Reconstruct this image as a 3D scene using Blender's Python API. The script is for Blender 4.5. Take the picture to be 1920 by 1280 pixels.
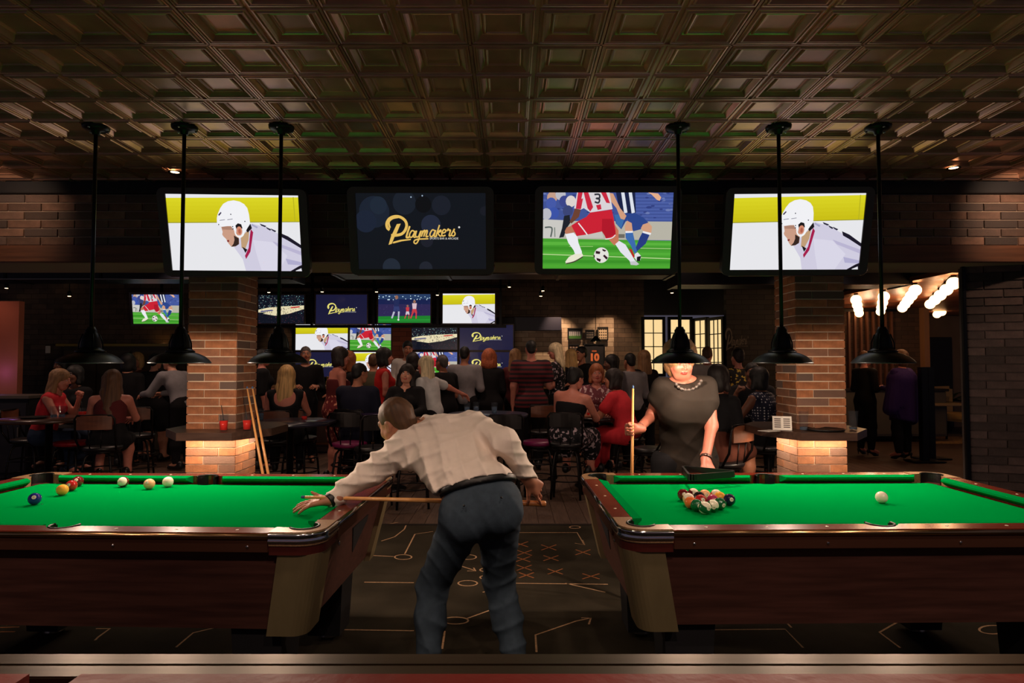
import bpy, bmesh, math, random
import numpy as np
from mathutils import Vector, Matrix, geometry
random.seed(7)
PI = math.pi
for o in list(bpy.data.objects): bpy.data.objects.remove(o, do_unlink=True)
scn = bpy.context.scene
C = scn.collection

# ------------------------------------------------------------------ camera
F, CAMH = 1190.0, 1.46
PITCH = math.atan(43/F)
cd = bpy.data.cameras.new('camera'); cam = bpy.data.objects.new('camera', cd); C.objects.link(cam)
cd.lens = 36*F/1920; cd.sensor_width = 36; cd.clip_start = .05
cam.location = (0, 0, CAMH); cam.rotation_euler = (PI/2+PITCH, 0, 0)
scn.camera = cam
# ------------------------------------------------------------------ world, exposure
w = bpy.data.worlds.new('world'); scn.world = w; w.use_nodes = True
w.node_tree.nodes['Background'].inputs[0].default_value = (.64, .58, .82, 1)
w.node_tree.nodes['Background'].inputs[1].default_value = .085
scn.view_settings.view_transform = 'Standard'; scn.view_settings.look = 'None'
scn.view_settings.exposure = 0.0; scn.view_settings.gamma = 1.0; scn.view_settings.use_curve_mapping = False

PENDANT_W, BAR_W, LED_W, SPOT_W = 23.0, 38.0, 4.0, 30.0

def at(px, py, Y):
    a, u = (px-960)/F, (640-py)/F
    y = math.cos(PITCH)-math.sin(PITCH)*u; z = math.sin(PITCH)+math.cos(PITCH)*u
    return Vector((a*Y/y, Y, CAMH+z*Y/y))
def atz(px, py, z):
    a, u = (px-960)/F, (640-py)/F
    y = math.cos(PITCH)-math.sin(PITCH)*u; zz = math.sin(PITCH)+math.cos(PITCH)*u
    t = (z-CAMH)/zz
    return Vector((a*t, y*t, z))
def lin(c):
    r = []
    for v in c[:3]:
        v = v/255
        r.append(v/12.92 if v <= .04045 else ((v+.055)/1.055)**2.4)
    return tuple(r)

def lamp(name, kind, loc, power, col, size=.03, spot=None, blend=.5, target=None, parent=None):
    l = bpy.data.lights.new(name, kind); l.energy = power; l.color = col
    if kind == 'AREA': l.size = size
    else: l.shadow_soft_size = size
    if spot: l.spot_size = math.radians(spot); l.spot_blend = blend
    o = bpy.data.objects.new(name, l); C.objects.link(o); o.location = loc
    if target is not None:
        o.rotation_euler = (Vector(target)-Vector(loc)).to_track_quat('-Z', 'Y').to_euler()
    if parent: o.parent = parent
    return o
WARM = (1, .73, .55)
# ceiling downlights: house lamps above the pool tables and the bar (their fixtures are built further down)
DOWN_NEAR = [(-1.9, 1.75), (-.75, 1.75), (.62, 1.75), (1.75, 1.75), (2.7, 1.75)]
DOWN_FAR = [(-6.2, 7.4), (-4.4, 8.3), (-2.6, 8.6), (-.9, 8.9), (.9, 8.6), (2.3, 8.4), (4.0, 8.2), (-2.4, 6.9), (.4, 6.9), (2.6, 7.0), (6.4, 8.6)]
for x, y in DOWN_NEAR:
    lamp('downlight_lamp', 'SPOT', (x, y, 2.83), SPOT_W, WARM, .04, 84, .6, (x, y+.75, 0))
for x in (-3.0, -1.2, .3, 1.6, 3.0):   # added fill spots out of view by the camera, for the table fronts
    lamp('downlight_lamp', 'SPOT', (x, .35, 2.83), 62, WARM, .04, 62, .8, (x, 2.15, .55))
for i, (x, y) in enumerate(DOWN_FAR):
    lamp('downlight_lamp', 'SPOT', (x, y, 3.03), BAR_W*(1.3 if abs(x) > 3 else 1), (1, .66, .50), .04, 110, .8, (x, y+.2, 0))
for x, e in ((-3.7, 12), (3.75, 26)):   # the two ceiling downlights that wash the header bricks
    lamp('downlight_lamp', 'SPOT', (x, 4.2, 2.82), e, (1, .66, .44), .03, 112, .8, (x*1.12, 4.95, 2.55))

# ------------------------------------------------------------------ materials
MATS = {}
def mat(name, col, rough=.6, metal=0, spec=.5, noise=0, scale=20, bump=0, bscale=60, rand=0, emit=0, trans=0, coat=0, pattern=None, col2=None, stretch=(1,1,1), coord='Object', tint=None):
    if name in MATS: return MATS[name]
    m = bpy.data.materials.new(name); m.use_nodes = True; MATS[name] = m
    nt = m.node_tree; N = nt.nodes; L = nt.links; b = N['Principled BSDF']
    c = lin(col) if max(col) > 1.001 else tuple(col)
    b.inputs['Base Color'].default_value = (*c, 1); b.inputs['Roughness'].default_value = rough
    b.inputs['Metallic'].default_value = metal; b.inputs['Specular IOR Level'].default_value = spec
    if coat: b.inputs['Coat Weight'].default_value = coat; b.inputs['Coat Roughness'].default_value = .12
    if trans: b.inputs['Transmission Weight'].default_value = trans
    if emit: b.inputs['Emission Color'].default_value = (*c, 1); b.inputs['Emission Strength'].default_value = emit
    tc = N.new('ShaderNodeTexCoord'); mp = N.new('ShaderNodeMapping'); L.new(tc.outputs[coord], mp.inputs[0])
    mp.inputs['Scale'].default_value = stretch
    last = None
    def mixc(fac, A, B):
        x = N.new('ShaderNodeMix'); x.data_type = 'RGBA'
        if hasattr(fac, 'links'): L.new(fac, x.inputs[0])
        else: x.inputs[0].default_value = fac
        for v, s in ((A, 6), (B, 7)):
            if hasattr(v, 'links'): L.new(v, x.inputs[s])
            else: x.inputs[s].default_value = (*v, 1)
        return x.outputs[2]
    def thr(out, lo, hi):
        r = N.new('ShaderNodeMapRange'); r.inputs[1].default_value = lo; r.inputs[2].default_value = hi; L.new(out, r.inputs[0]); return r.outputs[0]
    c2 = lin(col2) if col2 else c
    if pattern == 'stripes':
        s = N.new('ShaderNodeTexWave'); s.bands_direction = 'Z'; s.inputs['Scale'].default_value = scale; L.new(mp.outputs[0], s.inputs[0])
        last = mixc(thr(s.outputs['Fac'], .45, .6), c, c2)
    elif pattern == 'blobs':
        s = N.new('ShaderNodeTexNoise'); s.inputs['Scale'].default_value = scale; s.inputs['Detail'].default_value = 3; L.new(mp.outputs[0], s.inputs[0])
        last = mixc(thr(s.outputs['Fac'], .56, .6), c, c2)
    elif pattern == 'dots':
        s = N.new('ShaderNodeTexVoronoi'); s.inputs['Scale'].default_value = scale; s.inputs['Randomness'].default_value = .1; L.new(mp.outputs[0], s.inputs[0])
        last = mixc(thr(s.outputs['Distance'], .25, .3), c2, c)
    elif pattern == 'brick':
        s = N.new('ShaderNodeTexBrick'); L.new(mp.outputs[0], s.inputs[0]); s.inputs['Scale'].default_value = 1
        s.inputs['Brick Width'].default_value = .26; s.inputs['Row Height'].default_value = .0852; s.inputs['Mortar Size'].default_value = .004
        s.inputs['Color1'].default_value = (*c, 1); s.inputs['Color2'].default_value = (*c2, 1); s.inputs['Mortar'].default_value = (*[v*.45 for v in c], 1)
        last = s.outputs['Color']
    elif pattern == 'ball':
        s = N.new('ShaderNodeSeparateXYZ'); L.new(mp.outputs[0], s.inputs[0])
        a = N.new('ShaderNodeMath'); a.operation = 'ABSOLUTE'; L.new(s.outputs[2], a.inputs[0])
        last = mixc(thr(a.outputs[0], .0145, .0155), c, c2)
    if noise:
        s = N.new('ShaderNodeTexNoise'); s.inputs['Scale'].default_value = scale if not pattern else 8; s.inputs['Detail'].default_value = 5; L.new(mp.outputs[0], s.inputs[0])
        A = last if last is not None else c
        k = N.new('ShaderNodeHueSaturation'); r = thr(s.outputs['Fac'], .3, .7)
        m2 = N.new('ShaderNodeMath'); m2.operation = 'MULTIPLY_ADD'; L.new(r, m2.inputs[0]); m2.inputs[1].default_value = 2*noise; m2.inputs[2].default_value = 1-noise
        L.new(m2.outputs[0], k.inputs['Value'])
        if hasattr(A, 'links'): L.new(A, k.inputs['Color'])
        else: k.inputs['Color'].default_value = (*A, 1)
        last = k.outputs[0]
    if rand:
        oi = N.new('ShaderNodeObjectInfo'); k = N.new('ShaderNodeHueSaturation')
        m2 = N.new('ShaderNodeMath'); m2.operation = 'MULTIPLY_ADD'; L.new(oi.outputs['Random'], m2.inputs[0]); m2.inputs[1].default_value = 2*rand; m2.inputs[2].default_value = 1-rand
        L.new(m2.outputs[0], k.inputs['Value'])
        if tint:   # some pieces lean to another fired colour
            m3 = N.new('ShaderNodeMath'); m3.operation = 'MULTIPLY'; L.new(oi.outputs['Random'], m3.inputs[0]); m3.inputs[1].default_value = 17.31
            m4 = N.new('ShaderNodeMath'); m4.operation = 'FRACT'; L.new(m3.outputs[0], m4.inputs[0])
            last = mixc(thr(m4.outputs[0], .35, .95), last if last is not None else c, lin(tint))
        if last is not None: L.new(last, k.inputs['Color'])
        else: k.inputs['Color'].default_value = (*c, 1)
        last = k.outputs[0]
    if last is not None: L.new(last, b.inputs['Base Color'])
    if bump:
        s = N.new('ShaderNodeTexNoise'); s.inputs['Scale'].default_value = bscale; s.inputs['Detail'].default_value = 4; L.new(mp.outputs[0], s.inputs[0])
        u = N.new('ShaderNodeBump'); u.inputs['Strength'].default_value = bump; u.inputs['Distance'].default_value = .01
        L.new(s.outputs['Fac'], u.inputs['Height']); L.new(u.outputs[0], b.inputs['Normal'])
    return m
def screen_mat():
    m = bpy.data.materials.new('screen_picture'); m.use_nodes = True; nt = m.node_tree; N = nt.nodes; b = N['Principled BSDF']
    a = N.new('ShaderNodeVertexColor'); a.layer_name = 'Col'
    b.inputs['Base Color'].default_value = (.01, .01, .01, 1); b.inputs['Roughness'].default_value = .25
    nt.links.new(a.outputs[0], b.inputs['Emission Color']); b.inputs['Emission Strength'].default_value = .95
    return m
SCREEN = screen_mat()

black_metal = mat('black_metal', (14, 15, 17), .42, .5)
pend_metal = mat('pendant_enamel', (24, 28, 30), .38, .55)
chrome = mat('chrome', (215, 215, 215), .12, 1)
brushed = mat('brushed_metal', (150, 132, 105), .38, 1, noise=.12, scale=3, stretch=(.5, 40, 1))
dark_wood = mat('dark_laminate', (80, 48, 42), .42, 0, noise=.35, scale=5, stretch=(.6, 6, 8))
rail_wood = mat('red_mahogany', (104, 38, 22), .25, 0, noise=.3, scale=6, stretch=(1, 10, 10), coat=.4)
cloth = mat('green_billiard_cloth', (0, 140, 62), 1, 0, spec=0, noise=.04, scale=300)
cushion_m = mat('green_cushion_cloth', (0, 128, 58), 1, 0, spec=0)
leather_black = mat('black_leather', (14, 13, 13), .45)
tile_m = mat('bronze_tin', (206, 158, 132), .33, .65, noise=.22, scale=5, rand=.16)
brick_m = mat('brown_brick', (158, 100, 64), .75, 0, noise=.42, scale=11, bump=.3, bscale=90, rand=.22, tint=(104, 84, 74))
brick_dark = mat('dark_wall_brick', (112, 84, 70), .8, 0, noise=.3, scale=14, bump=.3, bscale=90, rand=.35, tint=(78, 66, 62))
mortar = mat('pale_mortar', (215, 196, 172), .9)
mortar_dark = mat('dark_mortar', (176, 156, 138), .9)
board_m = mat('brown_board', (96, 60, 40), .5, 0, noise=.35, scale=4, stretch=(.6, 6, 10))
plank_m = mat('weathered_plank', (92, 72, 60), .5, 0, noise=.35, scale=6, stretch=(8, .6, 1), rand=.25)
carpet_m = mat('dark_carpet', (54, 48, 38), .98, 0, spec=.1, noise=.4, scale=2.2, bump=.4, bscale=400)
chalk_m = mat('chalk_line_pile', (190, 150, 112), .95, 0, noise=.3, scale=60)
chalk_o = mat('orange_line_pile', (160, 96, 50), .95, 0, noise=.3, scale=60)
dark_paint = mat('near_black_paint', (20, 19, 24), .7)
red_leather = mat('red_leather', (128, 34, 26), .42, 0, noise=.15, scale=6, bump=.15, bscale=30)
glass_m = mat('clear_glass', (70, 76, 84), .05, 0); glass_m.node_tree.nodes['Principled BSDF'].inputs['Alpha'].default_value = .13
white_paper = mat('white_paper', (225, 220, 210), .8)

# ------------------------------------------------------------------ object helpers
def link(o, parent=None, loc=None, rot=None):
    C.objects.link(o)
    if parent is not None: o.parent = parent
    if loc is not None: o.location = loc
    if rot is not None: o.rotation_euler = rot
    return o
def tag(o, label, cat, group=None):
    o['label'] = label; o['category'] = cat
    if group: o['group'] = group
    return o
def thing(name, label, cat, loc=(0, 0, 0), rz=0, group=None):
    return tag(link(bpy.data.objects.new(name, None), None, loc, (0, 0, rz)), label, cat, group)
def struct(o): o['kind'] = 'structure'; return o
def mesh_np(name, v, q, mats, smooth=True, mi=None):
    me = bpy.data.meshes.new(name); n = len(q)
    me.vertices.add(len(v)); me.vertices.foreach_set('co', np.ascontiguousarray(v, np.float32).ravel())
    k = q.shape[1]
    me.loops.add(n*k); me.loops.foreach_set('vertex_index', np.ascontiguousarray(q, np.int32).ravel())
    me.polygons.add(n); me.polygons.foreach_set('loop_start', np.arange(0, n*k, k, dtype=np.int32))
    me.polygons.foreach_set('use_smooth', np.full(n, smooth))
    if mi is not None: me.polygons.foreach_set('material_index', np.ascontiguousarray(mi, np.int32))
    for m in mats: me.materials.append(m)
    me.update(calc_edges=True); return me
class MB:
    """collects shapes into one mesh"""
    def __init__(s): s.bm = bmesh.new(); s.mi = 0
    def box(s, lo, hi, bev=0, M=None):
        a, b = Vector(lo), Vector(hi)
        r = bmesh.ops.create_cube(s.bm, size=1, matrix=Matrix.Translation((a+b)/2) @ Matrix.Diagonal((*(b-a), 1)))
        vs = r['verts']
        if bev:
            es = list({e for v in vs for e in v.link_edges})
            r = bmesh.ops.bevel(s.bm, geom=es, offset=bev, segments=2, affect='EDGES'); vs = r['verts']
            vs = list({v for f in r['faces'] for v in f.verts} | set(v for v in vs if v.is_valid))
            allv = set(vs)
            for v in list(allv):
                for f in v.link_faces: allv.update(f.verts)
            vs = list(allv)
        if M is not None: bmesh.ops.transform(s.bm, matrix=M, verts=vs)
        s._m(vs); return s
    def _m(s, vs):
        if s.mi:
            for f in {f for v in vs if v.is_valid for f in v.link_faces}: f.material_index = s.mi
    def lathe(s, prof, n=24, M=None, cap=True):
        rings = []
        for r, z in prof:
            ring = [s.bm.verts.new((r*math.cos(2*PI*i/n), r*math.sin(2*PI*i/n), z)) for i in range(n)]
            rings.append(ring)
        vs = [v for r in rings for v in r]
        for a, b in zip(rings, rings[1:]):
            for i in range(n):
                f = s.bm.faces.new((a[i], a[(i+1) % n], b[(i+1) % n], b[i])); f.smooth = True
        if cap:
            for r in (rings[0], rings[-1]): s.bm.faces.new(r)
        if M is not None: bmesh.ops.transform(s.bm, matrix=M, verts=vs)
        s._m(vs); return s
    def tube(s, pts, r, n=8, r2=None, closed=False):
        pts = [Vector(p) for p in pts]; rings = []; m = len(pts); up = None
        for i, p in enumerate(pts):
            if closed: t = (pts[(i+1) % m]-pts[i-1])
            else: t = (pts[min(i+1, m-1)]-pts[max(i-1, 0)])
            t.normalize()
            if up is None: up = Vector((0, 0, 1)) if abs(t.z) < .9 else Vector((1, 0, 0))
            a = t.cross(up).normalized(); b = a.cross(t).normalized(); up = b
            rr = r if r2 is None else r+(r2-r)*i/(m-1)
            rings.append([s.bm.verts.new(p+a*math.cos(2*PI*k/n)*rr+b*math.sin(2*PI*k/n)*rr) for k in range(n)])
        pr = list(zip(rings, rings[1:]))
        if closed: pr.append((rings[-1], rings[0]))
        for A, B in pr:
            for k in range(n):
                f = s.bm.faces.new((A[k], A[(k+1) % n], B[(k+1) % n], B[k])); f.smooth = True
        if not closed: s.bm.faces.new(rings[0]); s.bm.faces.new(rings[-1])
        s._m([v for R in rings for v in R]); return s
    def prism(s, poly, z0, z1, M=None):
        a = [s.bm.verts.new((x, y, z0)) for x, y in poly]; b = [s.bm.verts.new((x, y, z1)) for x, y in poly]
        tri = geometry.tessellate_polygon([[Vector((x, y, 0)) for x, y in poly]])
        for t in tri:
            s.bm.faces.new([b[i] for i in t]); s.bm.faces.new([a[i] for i in reversed(t)])
        n = len(poly)
        for i in range(n): s.bm.faces.new((a[i], a[(i+1) % n], b[(i+1) % n], b[i]))
        if M is not None: bmesh.ops.transform(s.bm, matrix=M, verts=a+b)
        s._m(a+b); return s
    def quad(s, pts):
        vs = [s.bm.verts.new(p) for p in pts]; s.bm.faces.new(vs); s._m(vs); return s
    def ball(s, c, r, seg=16, sc=(1, 1, 1), M=None):
        mt = Matrix.Translation(c) @ Matrix.Diagonal((*sc, 1))
        if M is not None: mt = M @ mt
        q = bmesh.ops.create_uvsphere(s.bm, u_segments=seg, v_segments=max(seg//2, 6), radius=r, matrix=mt)
        for f in {f for v in q['verts'] for f in v.link_faces}: f.smooth = True
        s._m(q['verts']); return s
    def mesh(s, name, *mats, recalc=True):
        if recalc: bmesh.ops.recalc_face_normals(s.bm, faces=s.bm.faces)
        me = bpy.data.meshes.new(name); s.bm.to_mesh(me); s.bm.free()
        for m in mats: me.materials.append(m)
        return me
    def obj(s, name, mats, parent=None, loc=None, rot=None):
        if not isinstance(mats, (list, tuple)): mats = [mats]
        return link(bpy.data.objects.new(name, s.mesh(name, *mats)), parent, loc, rot)
def inst(name, me, parent, loc=(0, 0, 0), rot=(0, 0, 0)):
    return link(bpy.data.objects.new(name, me), parent, loc, rot)
def kids(o): return [c for c in bpy.data.objects if c.parent == o]
def copy_tree(o, parent=None, cache={}):
    c = o.copy(); C.objects.link(c)
    if parent: c.parent = parent
    key = o.name
    if key not in cache: cache[key] = kids(o)
    for ch in cache[key]: copy_tree(ch, c)
    return c
def dup(o, loc, rz, label, group=None):
    c = copy_tree(o); c.location = loc; c.rotation_euler = (0, 0, rz); c['label'] = label
    if group: c['group'] = group
    return c
# ------------------------------------------------------------------ room shell
CZ = 2.88
# tin ceiling: one ceiling, tiles of four coffers each
def coffer_tile(w):
    m = MB(); c = w/2
    prof = [(0, .002), (.008, .002), (.011, -.006), (.017, -.007), (.020, -.001), (.024, -.002), (.028, -.008), (.034, -.008), (.040, .000), (.052, .013), (.060, .016), (.063, .009), (.068, .007), (.073, .009), (.076, .014), (.084, .015)]
    for ix in (0, 1):
        for iy in (0, 1):
            x0, y0 = ix*c-c, iy*c-c; prev = None
            for d, z in prof:
                r = [m.bm.verts.new(p) for p in ((x0+d, y0+d, z), (x0+c-d, y0+d, z), (x0+c-d, y0+c-d, z), (x0+d, y0+c-d, z))]
                if prev:
                    for i in range(4): m.bm.faces.new((prev[i], r[i], r[(i+1) % 4], prev[(i+1) % 4]))
                prev = r
            m.bm.faces.new(prev)
    m.box((-c-.005, -c+.005, -.006), (-c+.005, c-.005, .001)); m.box((-c+.005, -c-.005, -.006), (c-.005, -c+.005, .001))
    bmesh.ops.recalc_face_normals(m.bm, faces=m.bm.faces)
    me = bpy.data.meshes.new('ceiling_tile'); m.bm.to_mesh(me); m.bm.free(); me.materials.append(tile_m)
    return me
TW = .58
ceiling = struct(MB().box((-6.5, -1.2, CZ+.02), (6.5, 4.86, CZ+.10)).obj('ceiling', dark_paint))
tm = coffer_tile(TW)
DN = set()
for j in range(-4, 5):
    for i in range(-10, 11):
        x = -.185+TW*i+TW/2; y = 2.765+TW*(j-1)+TW/2
        if y > 4.86 or abs(x) > 1.2*max(y, 1.2)+1.2: continue
        inst('ceiling_tile', tm, ceiling, (x, y, CZ))
# header wall with brick courses, board and top trim
def bricks(parent, ax, u0, u1, z0, courses, face, bm_full, bm_half, L=.262, H=.0665, rot=0):
    """running bond of separate bricks; ax: function (u, z) -> location"""
    gap = .005
    for k in range(courses):
        u = u0-(L/2 if k % 2 else 0)
        while u < u1-.02:
            a, b = max(u, u0), min(u+L, u1)
            if b-a > .03:
                me = bm_full
                o = inst('brick', me, parent, ax((a+b)/2, z0+(k+.5)*H), (0, 0, rot))
                o.scale = ((b-a-gap)/(L-gap), 1, 1)
            u += L
def brick_mesh(m, L=.262, H=.0665, D=.02, name='brick'):
    g = MB(); h = .0025
    x, z = (L-.005)/2, (H-.005)/2
    g.box((-x, 0, -z), (x, D, z)); g.bm.verts.ensure_lookup_table()
    fr = [v for v in g.bm.verts if v.co.y < D/2]
    for v in fr: v.co.x *= (x-h)/x; v.co.z *= (z-h)/z
    return g.mesh(name, m)
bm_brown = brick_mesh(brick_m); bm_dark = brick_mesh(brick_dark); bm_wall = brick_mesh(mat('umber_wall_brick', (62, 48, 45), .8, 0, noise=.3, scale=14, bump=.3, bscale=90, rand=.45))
HY = 4.90
header = struct(MB().box((-7, HY+.012, 2.25), (7, HY+.55, 3.2)).obj('trim_1', mortar_dark)); header.name = 'wall_header'
bricks(header, lambda u, z: (u, HY, z), -4.45, 4.45, 2.385, 6, 0, bm_dark, None)
struct(MB().box((-6.9, HY-.03, 2.25), (6.9, HY+.02, 2.38), .004).obj('trim_1', board_m))
struct(MB().box((-6.9, HY-.04, 2.785), (6.9, HY+.02, 2.90), .004).obj('trim_2', dark_paint))
# far part
struct(MB().box((-10, 5.4, 3.10), (5.4, 13.5, 3.2)).obj('ceiling_far', dark_paint))
carpet = struct(MB().box((-8, -1.5, -.06), (8, 5.83, 0)).obj('floor', carpet_m))
floor2 = struct(MB().box((-11, 5.83, -.06), (13, 17, -.008)).obj('floor_boards', mat('floor_board_base', (70, 54, 44), .5, noise=.3, scale=4, stretch=(1, 6, 1))))
pm = MB().box((-.0735, -1.0, -.02), (.0735, 1.0, 0), .002).mesh('floor_plank', plank_m)
for i in range(-36, 37):
    off = (i*37 % 5)*.35
    for k in range(4):
        y0, y1 = max(5.83, 5.83+2*k-off), min(5.83+2*k-off+2, 12.6)
        if y1-y0 < .1: continue
        o = inst('floor_plank', pm, floor2, (i*.15+.02, (y0+y1)/2, 0)); o.scale = (1, (y1-y0-.004)/2, 1)
struct(MB().box((-8, 5.82, -.01), (8, 5.86, .006), .002).obj('trim_3', mat('floor_edge_strip', (60, 54, 50), .4, .6)))

# pillars
def pillar(cx, name):
    x0, x1, y0, y1 = cx-.2, cx+.2, 5.1, 5.5
    p = struct(MB().box((x0+.008, y0+.008, 0), (x1-.008, y1-.008, 2.25)).obj(name, mortar))
    H = .0662; n = 34
    for k in range(n):
        z = (k+.5)*H; a = (.262 if k % 2 else .138)
        for face in range(4):
            w1 = a if face % 2 == 0 else .4-a
            for (s0, s1) in ((-.2, -.2+w1), (-.2+w1, .2)):
                u = (s0+s1)/2
                loc, rz = [((cx+u, y0, z), 0), ((x1, 5.3+u, z), PI/2), ((cx-u, y1, z), PI), ((x0, 5.3-u, z), -PI/2)][face]
                o = inst('brick', bm_brown, p, loc, (0, 0, rz)); o.scale = ((s1-s0-.005)/.257, 1, 1)
    return p
pl = pillar(-2.41, 'wall_pillar_left'); pr = pillar(2.48, 'wall_pillar_right')
def ledge(cx, mirror, label):
    t = thing('drink_ledge', label, 'ledge', (cx, 5.3, 0))
    pts = [(-.12, -.50), (.30, -.50), (.47, -.16), (.47, .22), (.30, .46), (-.18, .46), (-.36, .2), (-.36, -.20)]
    if mirror: pts = [(-x, y) for x, y in reversed(pts)]
    out = pts
    g = MB()
    hole = [(-.202, -.202), (.202, -.202), (.202, .202), (-.202, .202)]
    tri = geometry.tessellate_polygon([[Vector((x, y, 0)) for x, y in out], [Vector((x, y, 0)) for x, y in hole]])
    allp = out+hole
    for z, fl in ((.945, 0), (.885, 1)):
        vs = [g.bm.verts.new((x, y, z)) for x, y in allp]
        for q in tri: g.bm.faces.new([vs[i] for i in (reversed(q) if fl else q)])
    n = len(out)
    for i in range(n):
        (ax, ay), (bx, by) = out[i], out[(i+1) % n]
        g.quad([(ax, ay, .885), (bx, by, .885), (bx, by, .945), (ax, ay, .945)])
    g.obj('ledge_top', mat('walnut_ledge', (74, 54, 44), .35, noise=.3, scale=5, stretch=(1, 8, 8)), t)
    e = MB(); s = .215; e.box((-s-.02, -s-.02, .872), (s+.02, -s, .884)); e.box((s, -s-.02, .872), (s+.02, s, .884)); e.box((-s-.02, -s, .872), (-s, s, .884))
    e.obj('light_strip', mat('led_strip', (255, 214, 170), .5, emit=5), t)
    for (lx, ly, rx) in ((0, -.30, .40), (.30, 0, .40), (-.30, 0, .40)):
        l = lamp('strip_lamp', 'AREA', (lx, ly, .875), LED_W, (1, .76, .54), .4, parent=t)
        l.data.shape = 'RECTANGLE'; l.data.size = .4 if lx == 0 else .1; l.data.size_y = .1 if lx == 0 else .4
    return t
ledge(-2.41, False, 'dark wooden drink ledge around the left brick pillar, red drinks on it')
ledge(2.48, True, 'dark wooden drink ledge around the right brick pillar, menus on it')

# right wall of separate bricks
ang = math.atan2(-.30, .9)
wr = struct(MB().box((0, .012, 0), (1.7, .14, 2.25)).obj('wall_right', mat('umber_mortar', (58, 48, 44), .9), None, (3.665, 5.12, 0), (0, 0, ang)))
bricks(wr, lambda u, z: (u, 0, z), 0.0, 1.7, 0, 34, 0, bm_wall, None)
struct(MB().box((3.635, 5.10, 0), (3.665, 5.13, 2.25), .004).obj('trim_4', black_metal))
# far walls
far_brick = mat('far_dark_brick', (74, 62, 52), .85, pattern='brick', col2=(98, 80, 66), noise=.2, coord='Object')
def wallbox(name, x0, x1, z0, z1, y, m, th=.12):
    # built lying so that brick rows run along local x, y
    o = MB().box((0, 0, -th), (x1-x0, z1-z0, 0)).obj(name, m, None, (x0, y, z0), (PI/2, 0, 0)); return struct(o)
wallbox('wall_back', -10, 2.45, 0, 3.1, 11.75, far_brick)
white_brick = mat('whitewashed_brick', (150, 130, 112), .85, pattern='brick', col2=(186, 168, 148), noise=.15)
wallbox('wall_back_white', .05, 1.88, .0, 2.32, 11.70, white_brick)
wallbox('wall_back_right', 3.62, 5.4, 0, 3.1, 10.7, mat('grey_mural_wall', (60, 56, 50), .85, pattern='brick', col2=(74, 68, 60)))
wallbox('wall_back_over_window', 2.45, 5.4, 2.38, 3.1, 11.75, dark_paint)
wallbox('wall_back_below_window', 2.45, 4.1, 0, 1.12, 11.75, far_brick)
wallbox('wall_left_back', -10, -4.6, 0, 3.1, 10.6, far_brick)
struct(MB().box((-9, 8.9, 0), (-6.93, 9.0, 2.35)).obj('wall_left_panel', mat('salmon_panel', (190, 110, 84), .8, noise=.1, scale=2)))
# salmon panel is washed by its own small lamp
lamp('wall_washer_lamp', 'SPOT', (-7.3, 8.2, 2.9), 10, (1, .5, .35), .05, 80, .8, (-7.3, 8.9, 1.4))
lamp('purple_accent_lamp', 'POINT', (-7.1, 8.75, 1.35), .35, (.4, .2, 1), .03)
lamp('wall_spot_lamp', 'SPOT', (-5.82, 10.3, 2.25), 22, (1, .62, .32), .02, 40, .6, (-5.82, 10.6, 1.2))
lamp('wall_spot_lamp', 'SPOT', (.85, 11.1, 2.7), 90, (1, .62, .36), .02, 60, .8, (.85, 11.7, 1.7))
lamp('wall_spot_lamp', 'SPOT', (-4.3, 11.2, 2.6), 8, (1, .62, .36), .02, 50, .8, (-4.3, 11.7, 1.7))
lamp('wall_spot_lamp', 'SPOT', (1.75, 11.0, 2.9), 90, (1, .62, .36), .02, 60, .8, (1.8, 11.7, 1.5))
# dark service beams and ducts below the far ceiling
def duct(label, x0, x1, y0, y1, z0, z1):
    t = thing('ceiling_duct', label, 'duct', ((x0+x1)/2, (y0+y1)/2, z0))
    a, b, c = (x1-x0)/2, (y1-y0)/2, z1-z0
    MB().box((-a, -b, 0), (a, b, c), .01).obj('duct_body', mat('duct_paint', (20, 21, 32), .5), t)
    n = max(2, int((x1-x0)/1.1))
    fm = MB().box((-.02, -b-.012, -.012), (.02, b+.012, c), .003).mesh('flange', black_metal)
    for i in range(n+1): inst('flange', fm, t, (-a+2*a*i/n, 0, 0))
    MB().box((-a, -b-.014, -.006), (a, -b, .006)).obj('edge_strip', mat('edge_strip_metal', (150, 140, 130), .3, 1), t)
duct('long black ceiling duct above the two middle screens of the bar', -2.1, 1.9, 7.4, 7.9, 2.52, 3.05)
duct('black ceiling duct at the left, above the blonde woman at the far left table', -8.2, -3.0, 8.6, 9.1, 2.62, 3.08)
duct('black ceiling duct right of the middle, above the lit window', 2.2, 5.3, 8.4, 8.9, 2.52, 3.08)
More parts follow.
